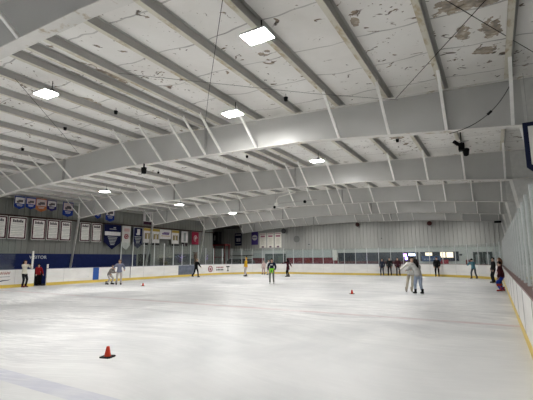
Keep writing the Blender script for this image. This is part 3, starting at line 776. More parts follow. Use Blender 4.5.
o = empty('ice_resurfacer', (-30.0, 44.6, -.012)); tag(o, 'dark ice resurfacer with a pale top line parked beyond the back left corner', 'resurfacer')
bm = bmesh.new(); prism(bm, [(-1.7, .3), (1.7, .3), (1.7, 1.35), (1.2, 1.72), (-1.3, 1.72), (-1.7, 1.4)], 'y', -.9, .9); build('body', bm, DARK, o)
bm = bmesh.new(); prism(bm, [(-1.35, 1.72), (1.2, 1.72), (1.2, 1.82), (-1.2, 1.86)], 'y', -.92, .92); build('pale_hood', bm, plain((.42, .47, .48), .4), o)
bm = bmesh.new(); box(bm, -1.2, 1.5, -.8, .8, 2.12, 2.2); [box(bm, x-.04, x+.04, -.7, -.62, 1.8, 2.14) for x in (-1.1, 1.35)]; build('canopy', bm, BLACK, o)
for x in (-1.05, 1.05):
    for y in (-.95, .75):
        bm = bmesh.new(); tube(bm, [(x, y, .35), (x, y+.2, .35)], .35, 16); build('wheel', bm, RUBBER, o)

# ------------------------------------------------------------------ lower back wall (lobby fronts)
def wall_piece(name, x0, x1, z0, z1, m, d=.06, kind='structure'):
    bm = bmesh.new(); box(bm, x0, x1, 49.0-d, 49.02, z0, z1); o = build(name, bm, m); tag(o, kind=kind); return o
wall_piece('wall_back_lower', -36.2, XWR, 0, 2.86, PALE, .02)
wall_piece('trim_1', -36.2, XWR, 2.80, 2.90, plain((.42, .46, .44), .5), .05)
wall_piece('trim_2', -31.2, -17.7, 1.0, 1.82, MAROON, .05)
def window(i, x0, x1, z0, z1, pane, nm, frame=ALU):
    bm = bmesh.new(); fw_ = .05
    for a, b, c, d in ((x0, x1, z0, z0+fw_), (x0, x1, z1-fw_, z1), (x0, x0+fw_, z0, z1), (x1-fw_, x1, z0, z1)): box(bm, a, b, 48.90, 49.0, c, d)
    for k in range(1, nm):
        x = x0+(x1-x0)*k/nm; box(bm, x-.025, x+.025, 48.91, 49.0, z0, z1)
    o = build('window_%d' % i, bm, frame); tag(o, kind='structure')
    bm = bmesh.new(); box(bm, x0+.02, x1-.02, 48.93, 48.97, z0+.02, z1-.02); build('pane', bm, pane, o); return o
PANEP = plain((.46, .50, .50), .25, .06); PANED = plain((.028, .036, .05), .15, .5, 0, 1.2)
window(1, -25.2, -18.5, 1.84, 2.78, PANEP, 4, plain((.40, .43, .43), .5))
window(2, -30.8, -29.3, 1.84, 2.5, PANEP, 1, plain((.40, .43, .43), .5))
window(3, -17.6, -7.7, 1.35, 2.42, PANED, 6, DARK)
wall_piece('trim_3', -17.6, -7.7, 1.0, 1.35, plain((.09, .016, .022), .5, .3), .05)
wall_piece('wall_white_pier', -18.35, -17.75, 1.45, 2.8, WHITE, .12)
WARM = emit('lit_window', (1.0, .86, .66), .75)
window(4, -7.5, -3.4, 1.35, 2.42, PANED, 3, DARK)
for i, (x0, x1, z0, z1) in enumerate(((-6.95, -6.15, 1.95, 2.34), (-5.35, -4.75, 1.72, 2.36), (-4.7, -3.95, 1.72, 2.36))):
    bm = bmesh.new(); box(bm, x0, x1, 48.88, 48.93, z0, z1); o = build('window_%d' % (5+i), bm, WARM); tag(o, kind='structure')
    bm = bmesh.new(); box(bm, x0, x1, 48.87, 48.88, z0, z0+.03); box(bm, x0, x0+.03, 48.87, 48.88, z0, z1); box(bm, x1-.03, x1, 48.87, 48.88, z0, z1); build('frame', bm, DARK, o)
wall_piece('trim_4', -5.5, -4.5, 1.05, 1.5, plain((.30, .03, .045), .5), .14)
wall_piece('trim_5', -2.75, -2.0, 1.0, 1.5, plain((.16, .03, .035), .5), .05)
# blue sign with pale writing
o = empty('wall_sign', (-6.3, 48.84, 1.62)); tag(o, 'blue sign with faint pale lettering under the lit lobby window', 'sign')
bm = bmesh.new(); box(bm, -1.05, 1.05, 0, .05, -.30, .30); build('board', bm, plain((.03, .07, .17), .4), o)
bm = bmesh.new(); [box(bm, -.8+.32*k, -.6+.32*k, -.01, 0, -.12, .02) for k in range(5)]; build('lettering', bm, plain((.2, .26, .36), .5), o)
# purple lit displays
VIO = emit('violet_light', (.45, .22, 1.0), 5.0); CYA = emit('bluewhite_light', (.55, .65, 1.0), 5.0)
o = empty('light_display', (-8.9, 48.80, 2.0)); tag(o, 'violet and blue-white lit display in the lobby window', 'light')
bm = bmesh.new(); box(bm, -.6, .95, .0, .08, -.55, .35); build('casing', bm, BLACK, o)
bm = bmesh.new(); box(bm, -.45, -.1, -.02, 0, -.1, .22); box(bm, -.3, -.02, -.02, 0, -.5, -.15); build('violet_lamp', bm, VIO, o)
bm = bmesh.new(); box(bm, .15, .85, -.02, 0, -.02, .24); build('bluewhite_lamp', bm, CYA, o)
# doors
def door(i, x0, x1, z1, leaves, m, pane=None):
    bm = bmesh.new(); f = .08
    box(bm, x0-f, x0, 48.86, 49, 0, z1+f); box(bm, x1, x1+f, 48.86, 49, 0, z1+f); box(bm, x0-f, x1+f, 48.86, 49, z1, z1+f)
    o = build('door_%d' % i, bm, plain((.48, .50, .50), .5)); tag(o, kind='structure')
    w = (x1-x0)/leaves
    for k in range(leaves):
        a = x0+k*w
        bm = bmesh.new(); box(bm, a+.02, a+w-.02, 48.9, 48.96, .01, z1-.02); lf = build('leaf', bm, m, o)
        bm = bmesh.new(); box(bm, a+w*.28, a+w*.72, 48.88, 48.9, 1.0, z1-.3); build('pane', bm, pane or DARK, lf)
        bm = bmesh.new(); box(bm, a+(w-.14 if k == 0 else .10), a+(w-.10 if k == 0 else .14), 48.84, 48.9, .85, 1.15); build('handle', bm, ALU, lf)
    return o
door(2, -28.7, -25.3, 2.42, 2, plain((.05, .075, .07), .4), plain((.08, .12, .115), .3))
door(3, -2.0, -.1, 2.36, 2, plain((.035, .045, .045), .4), plain((.22, .25, .25), .3))
# small wall devices
for x, z, r, lab, m_ in ((-3.2, 2.05, .14, 'small dark box on the back wall left of the double doors', DARK), (-11.9, 4.15, .07, 'tiny dark device on the ribbed back wall', DARK), (-21.7, 3.62, .2, 'small grey vent plate on the ribbed back wall', STIFF)):
    bm = bmesh.new(); box(bm, -r, r, -.06, 0, -r*.7, r*.7); o = build('wall_box', bm, m_); o.location = (x, 48.92, z); tag(o, lab, 'wall box')
    bm = bmesh.new(); box(bm, -r*.6, r*.6, -.075, -.06, -r*.3, r*.3); build('cover', bm, DGREY, o)
# round things high on back wall
for x, z, r, lab, m1 in ((-14.75, 5.98, .27, 'round dark horn speaker high on the back wall, middle', plain((.05, .018, .016), .5)), (-6.2, 5.72, .27, 'round dark horn speaker high on the back wall, right', plain((.08, .016, .016), .5)), (-25.4, 5.6, .36, 'dark horn speaker above and right of the three white banners', plain((.08, .08, .08), .5))):
    o = empty('horn_speaker', (x, 48.92, z)); tag(o, lab, 'speaker', 'horn speakers on the back wall')
    bm = bmesh.new(); tube(bm, [(0, 0, 0), (0, -.2, 0), (0, -.42, -.02)], [r*.4, r*.55, r], 16); build('horn', bm, m1, o, True)
    bm = bmesh.new(); box(bm, -.06, .06, -.15, .0, -r-.1, -r*.3); build('bracket', bm, STIFF, o)
bm = bmesh.new(); tube(bm, [(0, 0, 0), (0, -.05, 0)], .48, 24); o = build('round_plate', bm, plain((.24, .245, .235), .6)); o.location = (-23.55, 48.92, 4.4); tag(o, 'round grey disc on the ribbed wall right of the white banners', 'wall plate')
bm = bmesh.new(); tube(bm, [(.5*math.cos(a), -.05, .5*math.sin(a)) for a in [2*math.pi*k/24 for k in range(25)]], .025, 6); build('rim', bm, STIFF, o)

# ------------------------------------------------------------------ roof accessories
def cable(pts, r, label, m=BLACK):
    bm = bmesh.new(); tube(bm, pts, r, 6); o = build('roof_cable', bm, m); tag(o, label, 'cable'); return o
cable([(-1.9, 4.0, 6.26), (-.34, 6.97, 6.22), (1.1, 9.75, 6.2), (1.75, 11.0, 6.15)], .007, 'dark bracing cable crossing the upper right corner')
cable([(1.6, 5.1, 6.15), (.21, 7.3, 6.22), (-2.08, 11.0, 6.29)], .007, 'dark bracing cable running down to the speaker rafter, right side')
cable([(-2.9, 4.0, 6.3), (-3.74, 4.96, 6.3), (-6.68, 8.24, 6.45), (-9.0, 10.9, 6.6)], .006, 'thin cable strung under the roof left of the brightest lamp')
cable([(-11.0, 5.2, 6.7), (-14.54, 8.82, 6.74), (-16.6, 10.95, 6.68)], .006, 'thin cable crossing the purlins at the far left')
cable([(-2.0, 10.9, 6.2), (-4.0, 9.4, 6.28), (-8.0, 6.2, 6.52)], .004, 'thin wire slung between purlins above mid ice')
pts = []
P0, P1, P2 = Vector((.72, 10.62, 6.0)), Vector((.25, 10.6, 5.0)), Vector((-.75, 10.85, 4.98))
for t in range(13):
    a = t/12; pts.append(P0*(1-a)**2 + P1*2*a*(1-a) + P2*a*a)
o = cable(pts, .009, 'drooping black power lead with a plug joint on the speaker rafter')
bm = bmesh.new(); a, b = pts[5], pts[6]; tube(bm, [a, a.lerp(b, .8)], .032, 8); build('plug_joint', bm, BLACK, o)

def roof_device(name, loc, label, cat, fn):
    o = empty(name, loc); tag(o, label, cat); fn(o); return o
def floodlight(o):
    bm = bmesh.new(); tube(bm, [(0, 0, 0), (0, 0, .78)], .015, 8); build('stem', bm, BLACK, o)
    bm = bmesh.new(); box(bm, -.09, .09, -.16, .10, -.20, .04); tube(bm, [(.12, -.1, -.2), (.12, .05, -.34)], [.11, .08], 10); tube(bm, [(-.1, .05, .05), (-.2, -.1, .12)], .06, 8); build('head', bm, BLACK, o)
    bm = bmesh.new(); bar(bm, (-.28, 0, .12), (.22, 0, .12), .03, .03); build('yoke', bm, STIFF, o)
roof_device('spotlight', (-.64, 14.0, 5.46), 'black spotlight cluster hanging under a purlin at the upper right', 'spotlight', floodlight)
def small_speaker(o):
    bm = bmesh.new(); tube(bm, [(0, 0, -.05), (0, 0, .12)], .03, 8); build('bracket', bm, BLACK, o)
    bm = bmesh.new(); prism(bm, [(-.06, -.30), (.06, -.30), (.09, -.04), (-.09, -.04)], 'y', -.07, .07); build('cabinet', bm, BLACK, o)
roof_device('hanging_speaker', (-12.15, 10.9, z_bot(-12.15)-.12), 'small black speaker hanging from the underside of the big rafter', 'speaker', small_speaker)
def gantry(o):
    bm = bmesh.new(); tube(bm, [(-1.9, 0, 0), (1.9, 0, .05)], .035, 8); build('pipe', bm, STIFF, o)
    for x in (-1.3, 1.3):
        bm = bmesh.new(); tube(bm, [(x, 0, 0), (x, 0, .98)], .014, 6); build('drop_rod', bm, STIFF, o)
    bm = bmesh.new(); tube(bm, [(-1.2, 0, .02), (-1.2, 0, .3), (-1.0, 0, .5), (-.2, 0, .62), (.3, 0, .7)], .05, 8); ball(bm, (-1.2, 0, -.05), .17, 1, 1, .9); build('white_joint', bm, WHITE, o, True)
    bm = bmesh.new(); ball(bm, (-1.35, -.05, -.24), .10); ball(bm, (1.0, 0, -.02), .11); build('black_fitting', bm, BLACK, o, True)
roof_device('suspended_pipe', (-11.9, 24.0, 5.62), 'horizontal pipe with a white joint hung under the roof in mid hall', 'pipe', gantry)
for k, (x, y, lab) in enumerate(((-4.9, 9.6, 'small dark heat sensor under a purlin, right of the middle lamp'), (-13.9, 8.5, 'small dark heat sensor under a purlin at the far left'), (-17.6, 8.9, 'small dark heat sensor near the left end of the big rafter'), (-9.9, 15.2, 'small dark heat sensor between the first two full rafters'), (-10.6, 8.2, 'small dark heat sensor left of the middle lamp'), (-16.2, 15.6, 'small dark heat sensor under the second bay, left'), (-2.9, 15.2, 'small dark heat sensor under the second bay, right'))):
    bm = bmesh.new(); tube(bm, [(0, 0, -.11), (0, 0, 0)], [.05, .065], 10)
    o = build('heat_sensor', bm, BLACK); o.location = (x, y, z_top(x)-.005); tag(o, lab, 'sensor', 'heat sensors under the roof')
    bm = bmesh.new(); tube(bm, [(0, 0, -.002), (0, 0, .11)], .014, 6); build('stem', bm, STIFF, o)
o = empty('wall_camera', (.55, 40.9, 4.95)); tag(o, 'small dark camera under the far rafter at the right', 'camera')
bm = bmesh.new(); box(bm, -.28, .28, -.1, .1, -.1, .08); build('body', bm, BLACK, o); bm = bmesh.new(); tube(bm, [(.1, 0, .05), (.1, .3, .2)], .02, 6); build('arm', bm, STIFF, o)

# navy framed hanging sign at right edge
o = empty('hanging_sign', (1.44, 10.55, 0)); tag(o, 'navy-framed white sign with cut corners hanging at the right edge', 'sign')
def octo(w, h, c): return [(-w+c, -h), (w-c, -h), (w, -h+c), (w, h), (-w, h), (-w, -h+c)]
Z0 = 4.27; W_, H_ = .62, .61
bm = bmesh.new(); prism(bm, [(x, z+Z0) for x, z in octo(W_, H_, .16)], 'y', -.02, .02); build('navy_frame', bm, plain((.012, .016, .045), .6), o)
bm = bmesh.new(); prism(bm, [(x, z+Z0) for x, z in octo(W_-.10, H_-.10, .12)], 'y', -.03, -.02); build('white_field', bm, WHITE, o)
bm = bmesh.new(); box(bm, -.38, -.33, -.04, -.03, Z0+.18, Z0+.42); bar(bm, (-.33, -.035, Z0+.4), (-.2, -.035, Z0+.2), .012, .05); box(bm, -.2, -.15, -.04, -.03, Z0+.18, Z0+.42); build('red_lettering', bm, plain((.5, .03, .04), .6), o)
for x in (-.5, .5):
    bm = bmesh.new(); tube(bm, [(x, 0, Z0+H_), (x, 0, 6.1)], .008, 6); build('hanging_wire', bm, STIFF, o)

# ------------------------------------------------------------------ traffic cones
def cone(loc, s, label, rz):
    o = empty('traffic_cone', loc, rz); tag(o, label, 'cone')
    OR = plain((.62, .045, .015), .45)
    bm = bmesh.new(); b = .205*s
    prism(bm, [(-b+.03, -b), (b-.03, -b), (b, -b+.03), (b, b-.03), (b-.03, b), (-b+.03, b), (-b, b-.03), (-b, -b+.03)], 'z', 0, .035*s); build('base', bm, BLACK, o)
    bm = bmesh.new(); tube(bm, [(0, 0, .035*s), (0, 0, .06*s), (0, 0, .33*s), (0, 0, .345*s)], [.115*s, .105*s, .052*s, .044*s], 20); build('body', bm, OR, o, True)
cone((-6.28, 4.97, 0), .55, 'orange cone with a black base standing alone on the near ice', .3)
cone((-6.24, 19.16, 0), .58, 'small red cone on mid ice left of the embracing pair', .1)
cone((-20.3, 18.56, 0), .56, 'tiny red cone right of the two left-hand skaters', .6)

# ------------------------------------------------------------------ people
def skin_mesh(chains, sub=1):
    me = bpy.data.meshes.new('tmp'); vs, es, rad = [], [], []; idx = {}
    for ch in chains:
        prev = None
        for key, p, r in ch:
            if key is None or key not in idx:
                vs.append(tuple(p)); rad.append(r if isinstance(r, tuple) else (r, r)); i = len(vs)-1
                if key: idx[key] = i
            else: i = idx[key]
            if prev is not None: es.append((prev, i))
            prev = i
    me.from_pydata(vs, es, []); ob = bpy.data.objects.new('tmp', me); COL.objects.link(ob)
    md = ob.modifiers.new('s', 'SKIN'); md.branch_smoothing = .3
    for i, sv in enumerate(me.skin_vertices[0].data): sv.radius = rad[i]; sv.use_root = (i == 0)
    sd = ob.modifiers.new('d', 'SUBSURF'); sd.levels = sub; sd.render_levels = sub
    dg = bpy.context.evaluated_depsgraph_get(); dg.update()
    out = bpy.data.meshes.new_from_object(ob.evaluated_get(dg)); bpy.data.objects.remove(ob); bpy.data.meshes.remove(me)
    return out
def ik(a, b, l1, l2, hint):
    a, b = Vector(a), Vector(b); d = b-a; L = d.length
    if L > (l1+l2)*.995: b = a+d*((l1+l2)*.995/L); d = b-a; L = d.length
    t = d/L; x = (l1*l1-l2*l2+L*L)/(2*L); h = math.sqrt(max(0, l1*l1-x*x))
    hv = Vector(hint); hv = hv-t*hv.dot(t); hv.normalize()
    return a+t*x+hv*h, b
SKIN = {'light': plain((.55, .36, .27), .6), 'tan': plain((.42, .26, .18), .6)}
def segd(p, a, b):
    ab = b-a; t = max(0, min(1, (p-a).dot(ab)/ab.length_squared)); return (p-a-ab*t).length, t
def person(label, x, y, face, H=1.74, top=None, legs=None, hair=None, shoe=None, skin='light', lean=8, side=0, crouch=0,
           lf=None, rf=None, lh=None, rh=None, headpitch=0, headyaw=0, longhair=False, hat=None, hood=False, coat=0, waist=None,
           print_=None, bulk=1.0, group=None, gloves=None, phone=False, band=None):
    s = H/1.75; fh = .10
    root = empty('person', (x, y, 0), R(face)); tag(root, label, 'person', group)
    V = Vector
    lf = V(lf or (-.13, .0, fh)); rf = V(rf or (.13, .02, fh))
    pel = V((side*.3, -.05, (.90*s+fh-.02-crouch)))
    la = R(lean); t = V((math.sin(R(side*20)), math.sin(la), math.cos(la))).normalized()
    rx = V((1, 0, 0)); fwd = t.cross(rx)*-1
    fwd = rx.cross(t)*-1 if False else V((0, math.cos(la), -math.sin(la)))
    spine, chest, neck = pel+t*.17*s, pel+t*.36*s, pel+t*.50*s
    hp = R(headpitch)+la*.25; ht = V((0, math.sin(hp), math.cos(hp)))
    jaw, hmid, htop = neck+ht*.09*s, neck+ht*.16*s, neck+ht*.225*s
    sh = {q: neck-t*.045*s+V((q*.185*s, 0, 0)) for q in (-1, 1)}
    hip = {q: pel+V((q*.10*s, 0, -.05*s)) for q in (-1, 1)}
    lh = V(lh) if lh else sh[-1]+V((-.045, .09, -.51*s)); rh = V(rh) if rh else sh[1]+V((.045, .09, -.51*s))
    elb, wr, kn, an = {}, {}, {}, {}
    for q, hnd, ft in ((-1, lh, lf), (1, rh, rf)):
        elb[q], wr[q] = ik(sh[q], hnd, .29*s, .25*s, (q*.5, -.8, -.4))
        kn[q], an[q] = ik(hip[q], ft, .43*s, .43*s, (q*.1, 1, .1))
    b = bulk
    ch = [[('p', pel, (.135*s*b, .105*s*b)), ('s', spine, (.12*s*b, .095*s*b)), ('c', chest, (.15*s*b, .11*s*b)), ('n', neck, (.062*s, .06*s)), ('j', jaw, (.062*s, .075*s)), ('h', hmid, (.075*s, .092*s)), ('t', htop, (.05*s, .06*s))]]
    for q in (-1, 1):
        ch.append([('c', chest, .1), ('sh%d' % q, sh[q], .068*s*b), ('e%d' % q, elb[q], .047*s*b), ('w%d' % q, wr[q], .030*s)])
        ch.append([('p', pel, .1), ('hp%d' % q, hip[q], .092*s*b), ('k%d' % q, kn[q], .062*s*b), ('a%d' % q, an[q], .045*s)])
    body = skin_mesh(ch)
    # fingers, ears and nose as islands rooted inside the hand and head, joined into the one body mesh
    bm = bmesh.new(); bm.from_mesh(body)
    for q in (-1, 1):
        d = (wr[q]-elb[q]).normalized(); sd = d.cross(V((0, 0, 1))); sd = sd.normalized() if sd.length > .1 else V((1, 0, 0)); up_ = sd.cross(d)
        palm = wr[q]+d*.07*s
        m0 = [[(None, wr[q]-d*.01, (.026*s, .022*s)), (None, wr[q]+d*.04*s, (.038*s, .018*s)), (None, palm+d*.02*s, (.036*s, .014*s))]]
        pm = skin_mesh(m0); bm.from_mesh(pm); bpy.data.meshes.remove(pm)
        for k, (off, ln) in enumerate(((-.030, .065), (-.010, .078), (.010, .072), (.029, .055))):
            r0 = palm+sd*off*s
            tube(bm, [r0, r0+d*ln*.5*s, r0+d*ln*.85*s-up_*.016*s, r0+d*ln*s-up_*.034*s], [.010*s, .010*s, .009*s, .006*s], 6)
        r0 = wr[q]+d*.03*s-sd*q*.025*s
        tube(bm, [r0, r0-sd*q*.030*s+d*.02*s, r0-sd*q*.042*s+d*.052*s], [.013*s, .011*s, .007*s], 6)
    hf = V((math.sin(R(-headyaw)), math.cos(R(-headyaw)), 0)); hf = (hf-ht*hf.dot(ht)).normalized(); hs = hf.cross(ht)
    hc = hmid
    tube(bm, [hc+hf*.085*s+ht*.012*s, hc+hf*.108*s-ht*.018*s, hc+hf*.09*s-ht*.03*s], [.008*s, .016*s, .012*s], 6)
    for q in (-1, 1): ball(bm, hc+hs*q*.082*s, .026*s, .5, .8, 1.2, 8, 6)
    me = bpy.data.meshes.new('body'); bm.to_mesh(me); bm.free(); bpy.data.meshes.remove(body)
    for p in me.polygons: p.use_smooth = True
    bo = link('body', me, SKIN[skin], root)
    # eyes, mouth
    for q in (-1, 1):
        bm = bmesh.new(); ball(bm, hc+hf*.083*s+hs*q*.032*s+ht*.012*s, .011*s, 1, 1, .7, 8, 6); build('eye', bm, DARK, root)
    bm = bmesh.new(); bar(bm, hc+hf*.088*s-hs*.022*s-ht*.058*s, hc+hf*.088*s+hs*.022*s-ht*.058*s, .012*s, .008*s); build('mouth', bm, plain((.35, .14, .12), .5), root)
    # clothes: shells over the body faces
    segs = [('torso', pel, spine), ('torso', spine, chest), ('torso', chest, neck-t*.03*s), ('head', neck+ht*.03*s, jaw), ('head', jaw, htop)]
    for q in (-1, 1):
        segs += [('arm', chest, sh[q]), ('arm', sh[q], elb[q]), ('arm', elb[q], wr[q]), ('hand', wr[q]+(wr[q]-elb[q]).normalized()*.03, wr[q]+(wr[q]-elb[q]).normalized()*.16),
                 ('leg', pel, hip[q]), ('leg', hip[q], kn[q]), ('leg', kn[q], an[q])]
    bm0 = bmesh.new(); bm0.from_mesh(me)
    cls = {}
    for f in bm0.faces:
        c = f.calc_center_median(); best = min(((segd(c, a, b_)[0], n_, segd(c, a, b_)[1]) for n_, a, b_ in segs)); cls[f.index] = best
    def shell(name, keep, off, mat):
        bmc = bm0.copy(); bmc.faces.ensure_lookup_table()
        bmesh.ops.delete(bmc, geom=[f for f in bmc.faces if not keep(f, *cls[f.index])], context='FACES')
        bmc.normal_update()
        for v in bmc.verts: v.co += v.normal*off*s
        if not bmc.faces: bmc.free(); return None
        gm = bmesh.ops.solidify(bmc, geom=list(bmc.faces), thickness=.006)
        return build(name, bmc, mat, root, True)
    low = pel.z-.10*s
    if gloves: shell('glove', lambda f, d, n_, tt: n_ == 'hand', .008, gloves)
    shell('trousers', lambda f, d, n_, tt: n_ == 'leg' or (n_ == 'torso' and f.calc_center_median().z < pel.z+.05*s), .012, legs)
    if band: shell('red_band', lambda f, d, n_, tt: n_ == 'leg' and .29 < f.calc_center_median().z < .40, .028, band)['label'] = 'red band round the trouser legs'
    shell('jacket', lambda f, d, n_, tt: n_ in ('torso', 'arm') or (n_ == 'leg' and f.calc_center_median().z > low), .024, top)
    if coat:
        bm = bmesh.new(); n = 18; rows = []
        for zz, rr in ((pel.z+.10*s, .165), (pel.z-.05*s, .185), (pel.z-coat*.5, .20), (pel.z-coat, .215)):
            rows.append([bm.verts.new((pel.x+math.cos(2*math.pi*k/n)*rr*s*b, pel.y+math.sin(2*math.pi*k/n)*rr*.78*s*b+.02, zz)) for k in range(n)])
        for A_, B_ in zip(rows, rows[1:]):
            for k in range(n): bm.faces.new((A_[k], A_[(k+1) % n], B_[(k+1) % n], B_[k]))
        bmesh.ops.solidify(bm, geom=list(bm.faces), thickness=.008); build('coat_skirt', bm, top, root, True)
    if waist:
        bm = bmesh.new(); tube(bm, [(pel.x+math.cos(a)*.165*s*b, pel.y+math.sin(a)*.135*s*b, pel.z+.06*s) for a in [2*math.pi*k/18 for k in range(19)]], .045*s, 8)
        for dx in (-.05, .06): bar(bm, (pel.x+dx, pel.y+.15*s, pel.z+.05*s), (pel.x+dx*1.6, pel.y+.17*s, pel.z-.20*s), .09*s, .03)
        for dx in (-.13, .13): bar(bm, (pel.x+dx, pel.y+.02, pel.z+.04*s), (pel.x+dx*1.05, pel.y+.03, pel.z-.13*s), .12*s, .10)
        build('waist_wrap', bm, waist, root, True)['label'] = 'bright green wrap tied round the waist'
    if print_:
        bm = bmesh.new(); c = chest+V((0, .14*s*b, -.01)); box(bm, c.x-.09, c.x+.09, c.y-.03, c.y+.012, c.z-.035, c.z+.035); build('chest_print', bm, print_, root)
    # hair / hat / hood
    hm = hat or hair
    bm = bmesh.new(); bmesh.ops.create_uvsphere(bm, u_segments=18, v_segments=12, radius=1)
    dels = []
    for v in bm.verts:
        if v.co.y > .30 and v.co.z < .42: dels.append(v)
        elif v.co.z < (-.75 if (longhair or hood) else -.45): dels.append(v)
    bmesh.ops.delete(bm, geom=dels, context='VERTS')
    B3 = Matrix((hs, hf, ht)).transposed()
    for v in bm.verts:
        c = v.co.copy()
        dn = max(0, -c.z)*(1.6 if longhair and c.y < .35 else 0)
        v.co = hc+B3 @ V((c.x*.104*s, c.y*.118*s-.012*s, c.z*.125*s+.012*s-dn*.11*s))
    bmesh.ops.solidify(bm, geom=list(bm.faces), thickness=.012*s)
    build('hood' if hood else ('hat' if hat else 'hair'), bm, top if hood else hm, root, True)
    if longhair:
        bm = bmesh.new(); c0 = hc-hf*.085*s; tube(bm, [c0+ht*.05*s, c0-hf*.03*s-ht*.08*s, neck-V((0, .11*s, .06*s)), chest-V((0, .15*s, .0))], [.05*s, .085*s, .085*s, .04*s], 10)
        build('long_hair', bm, hair, root, True)
    # skates
    for q, a_ in ((-1, an[-1]), (1, an[1])):
        k_ = kn[q]; bm = bmesh.new(); toe = .19
        tube(bm, [(a_.x, a_.y-.015, a_.z+.16*s), (a_.x, a_.y-.01, a_.z+.02), (a_.x, a_.y, a_.z-.045)], [.062*s, .056*s, .052*s], 12)
        tube(bm, [(a_.x, a_.y-.085, a_.z-.018), (a_.x, a_.y-.07, a_.z-.018), (a_.x, a_.y+.02, a_.z-.012), (a_.x+q*.01, a_.y+.13, a_.z-.028), (a_.x+q*.015, a_.y+toe, a_.z-.034)], [.02, .045, .05, .044, .022], 10)
        sk = build('skate', bm, shoe or BLACK, root, True)
        bm = bmesh.new(); z0 = a_.z-fh; box(bm, a_.x-.004, a_.x+.004, a_.y-.12, a_.y+.19, z0, z0+.028); [box(bm, a_.x-.012, a_.x+.012, a_.y+e-.02, a_.y+e+.02, z0+.02, z0+.06) for e in (-.06, .12)]
        build('blade', bm, ALU, sk)
    if phone:
        bm = bmesh.new(); c = (wr[1]+wr[-1])/2+V((0, .06, .07)); box(bm, c.x-.04, c.x+.04, c.y-.006, c.y+.006, c.z-.08, c.z+.08); o = build('mobile_phone', bm, BLACK)
        o.matrix_world = Matrix.Translation((x, y, 0)) @ Matrix.Rotation(R(face), 4, 'Z'); tag(o, 'dark phone held up by the cream-jacketed person', 'phone')
    bm0.free()
    return root
def P(c, r=.8): return plain(c, r, .15)
HB_, HD, HL = P((.035, .022, .015)), P((.008, .007, .007)), P((.32, .24, .16))
JEAN = P((.26, .31, .40)); KHAKI = P((.42, .38, .30)); NAVY = P((.010, .014, .032)); CHAR = P((.014, .014, .017))

person('person in a cream jacket and black trousers by the far left boards, arms raised', -26.15, 14.05, -75, 1.74, P((.62, .59, .50)), CHAR, HB_, P((.12, .015, .02)), lh=(-.12, .30, 1.42), rh=(.14, .32, 1.40), longhair=True, lean=3, phone=True)
person('child in a red jacket and black trousers standing in the open left gate', -27.2, 15.52, -90, 1.45, P((.26, .014, .018)), BLACK, HD, BLACK, lean=5, bulk=1.15, lh=(-.25, .15, .75), rh=(.25, .15, .75))
person('brown-haired skater in a blue and grey top with pale trousers near the left cone', -22.55, 18.45, -125, 1.74, P((.17, .18, .25)), P((.40, .37, .34)), P((.16, .10, .06)), BLACK, lf=(-.12, .05, .1), rf=(.16, -.1, .1), lean=10, longhair=True, rh=(.34, .15, 1.15), lh=(-.30, .25, 1.05))
person('crouching skater in grey leaning beside the brown-haired skater', -23.45, 18.35, -70, 1.55, P((.20, .18, .17)), P((.45, .43, .42)), P((.12, .09, .07)), BLACK, lean=38, crouch=.12, lf=(-.15, .12, .1), rf=(.13, -.12, .1), lh=(-.15, .45, .85), rh=(.15, .5, .85))
person('fair-haired skater dressed in black gliding past the grey-blue advert', -24.6, 29.0, -10, 1.76, BLACK, BLACK, HL, BLACK, lean=14, lf=(-.12, -.38, .16), rf=(.1, .15, .1), rh=(.25, .3, 1.0), lh=(-.22, .05, .9))
person('skater in a yellow hooded top and pale trousers near the back left', -21.4, 32.7, 140, 1.86, P((.62, .36, .02)), P((.46, .40, .38)), HB_, BLACK, lean=4, hood=True, lh=(-.22, .12, .95), rh=(.22, .12, .95))
person('small skater in pinkish white, left behind the green-waisted skater', -22.0, 37.2, 180, 1.5, P((.60, .46, .44)), P((.42, .30, .30)), P((.30, .22, .18)), BLACK, lean=6, bulk=1.1)
person('small skater in white, partly hidden by the green-waisted skater', -20.9, 36.4, 170, 1.6, P((.68, .67, .65)), P((.50, .48, .47)), P((.12, .08, .06)), BLACK, lean=8, bulk=1.15)
person('dark-haired skater in a navy sweater with a bright green waist wrap', -13.54, 24.0, 200, 1.74, NAVY, P((.17, .18, .165)), HD, P((.55, .54, .52)), lean=2, longhair=True, waist=P((.22, .62, .05)), print_=P((.35, .36, .38)), lh=(-.24, .12, .98), rh=(.24, .12, .98))
person('skater in a dark maroon coat gliding with one arm stretched out', -17.1, 33.4, 95, 1.72, P((.055, .012, .016)), CHAR, HD, BLACK, lean=10, coat=.28, lh=(-.1, .55, 1.28), rh=(.35, -.25, 1.0), lf=(-.05, .05, .1), rf=(.06, -.1, .1), longhair=True)
person('person in dark blue leaning on the back boards, left of the dark trio', -9.75, 39.7, 175, 1.68, P((.020, .024, .045)), P((.02, .022, .035)), HD, BLACK, lean=-4)
person('person in black at the back boards, middle of the dark trio', -9.0, 39.65, 190, 1.76, CHAR, CHAR, HD, BLACK, lean=-3, rf=(.14, .12, .1))
person('person in dark red at the back boards, right of the dark trio', -8.2, 39.65, 200, 1.78, P((.045, .012, .018)), CHAR, HD, BLACK, lean=-5, lf=(-.12, .25, .1), rf=(.14, .1, .1))
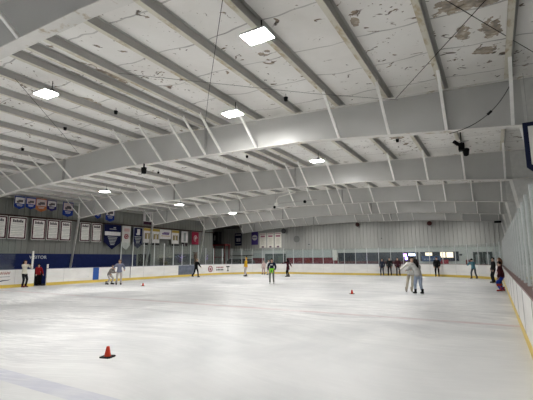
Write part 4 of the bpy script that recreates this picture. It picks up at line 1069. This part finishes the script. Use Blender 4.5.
person('skater in a grey hooded jacket and light jeans hugging another skater', -3.30, 20.45, 42, 1.74, P((.36, .36, .35)), JEAN, HD, BLACK, lean=24, bulk=1.2, lh=(-.22, .60, 1.15), rh=(.10, .62, 1.18), lf=(-.11, .12, .1), rf=(.14, -.08, .1), longhair=True)
person('skater in white top and beige trousers held by the grey-jacketed skater', -3.92, 21.5, 195, 1.80, P((.62, .61, .58)), KHAKI, HD, P((.35, .32, .28)), lean=5, side=-.4, hat=HD, lh=(-.46, .22, 1.10), rh=(.46, .22, 1.12), lf=(-.1, .1, .1), rf=(.16, .05, .1), gloves=BLACK)
person('tall person in black standing at the back boards below the lit window', -4.6, 39.0, 180, 1.8, BLACK, BLACK, HD, BLACK, lean=-2, bulk=1.1)
person('skater in a teal-blue jacket leaning on the back right boards', -1.55, 36.6, 35, 1.68, P((.10, .24, .31)), P((.06, .075, .09)), HD, P((.10, .07, .05)), lean=24, lf=(-.2, .0, .1), rf=(.2, -.1, .1), lh=(-.2, .5, 1.15), rh=(.2, .5, 1.15))
person('person in black with black trousers, leftmost of the group by the right boards', -.13, 31.2, 110, 1.74, BLACK, CHAR, HD, BLACK, lean=2)
person('brown-haired person in a maroon coat in the group by the right boards', .24, 28.5, 75, 1.72, P((.07, .022, .024)), CHAR, P((.14, .07, .045)), BLACK, lean=4, coat=.35, longhair=True)
person('person in dark maroon with baggy blue trousers nearest along the right boards', 0.25, 23.75, 80, 1.62, P((.05, .012, .016)), P((.015, .04, .27)), HD, P((.24, .03, .03)), lean=12, lf=(-.14, .06, .1), rf=(.14, -.02, .1), bulk=1.25, crouch=.08, band=P((.25, .03, .03)), hat=HD)

# ------------------------------------------------------------------ world, exposure
w = bpy.data.worlds.new('world'); SC.world = w; w.use_nodes = True
w.node_tree.nodes['Background'].inputs['Color'].default_value = (.9, .93, 1, 1); w.node_tree.nodes['Background'].inputs['Strength'].default_value = .35
vs = SC.view_settings; vs.view_transform = 'Standard'; vs.look = 'None'; vs.gamma = 1; vs.use_curve_mapping = False; vs.exposure = 0.85
SC.cycles.max_bounces = 10; SC.cycles.diffuse_bounces = 6; SC.cycles.transparent_max_bounces = 24
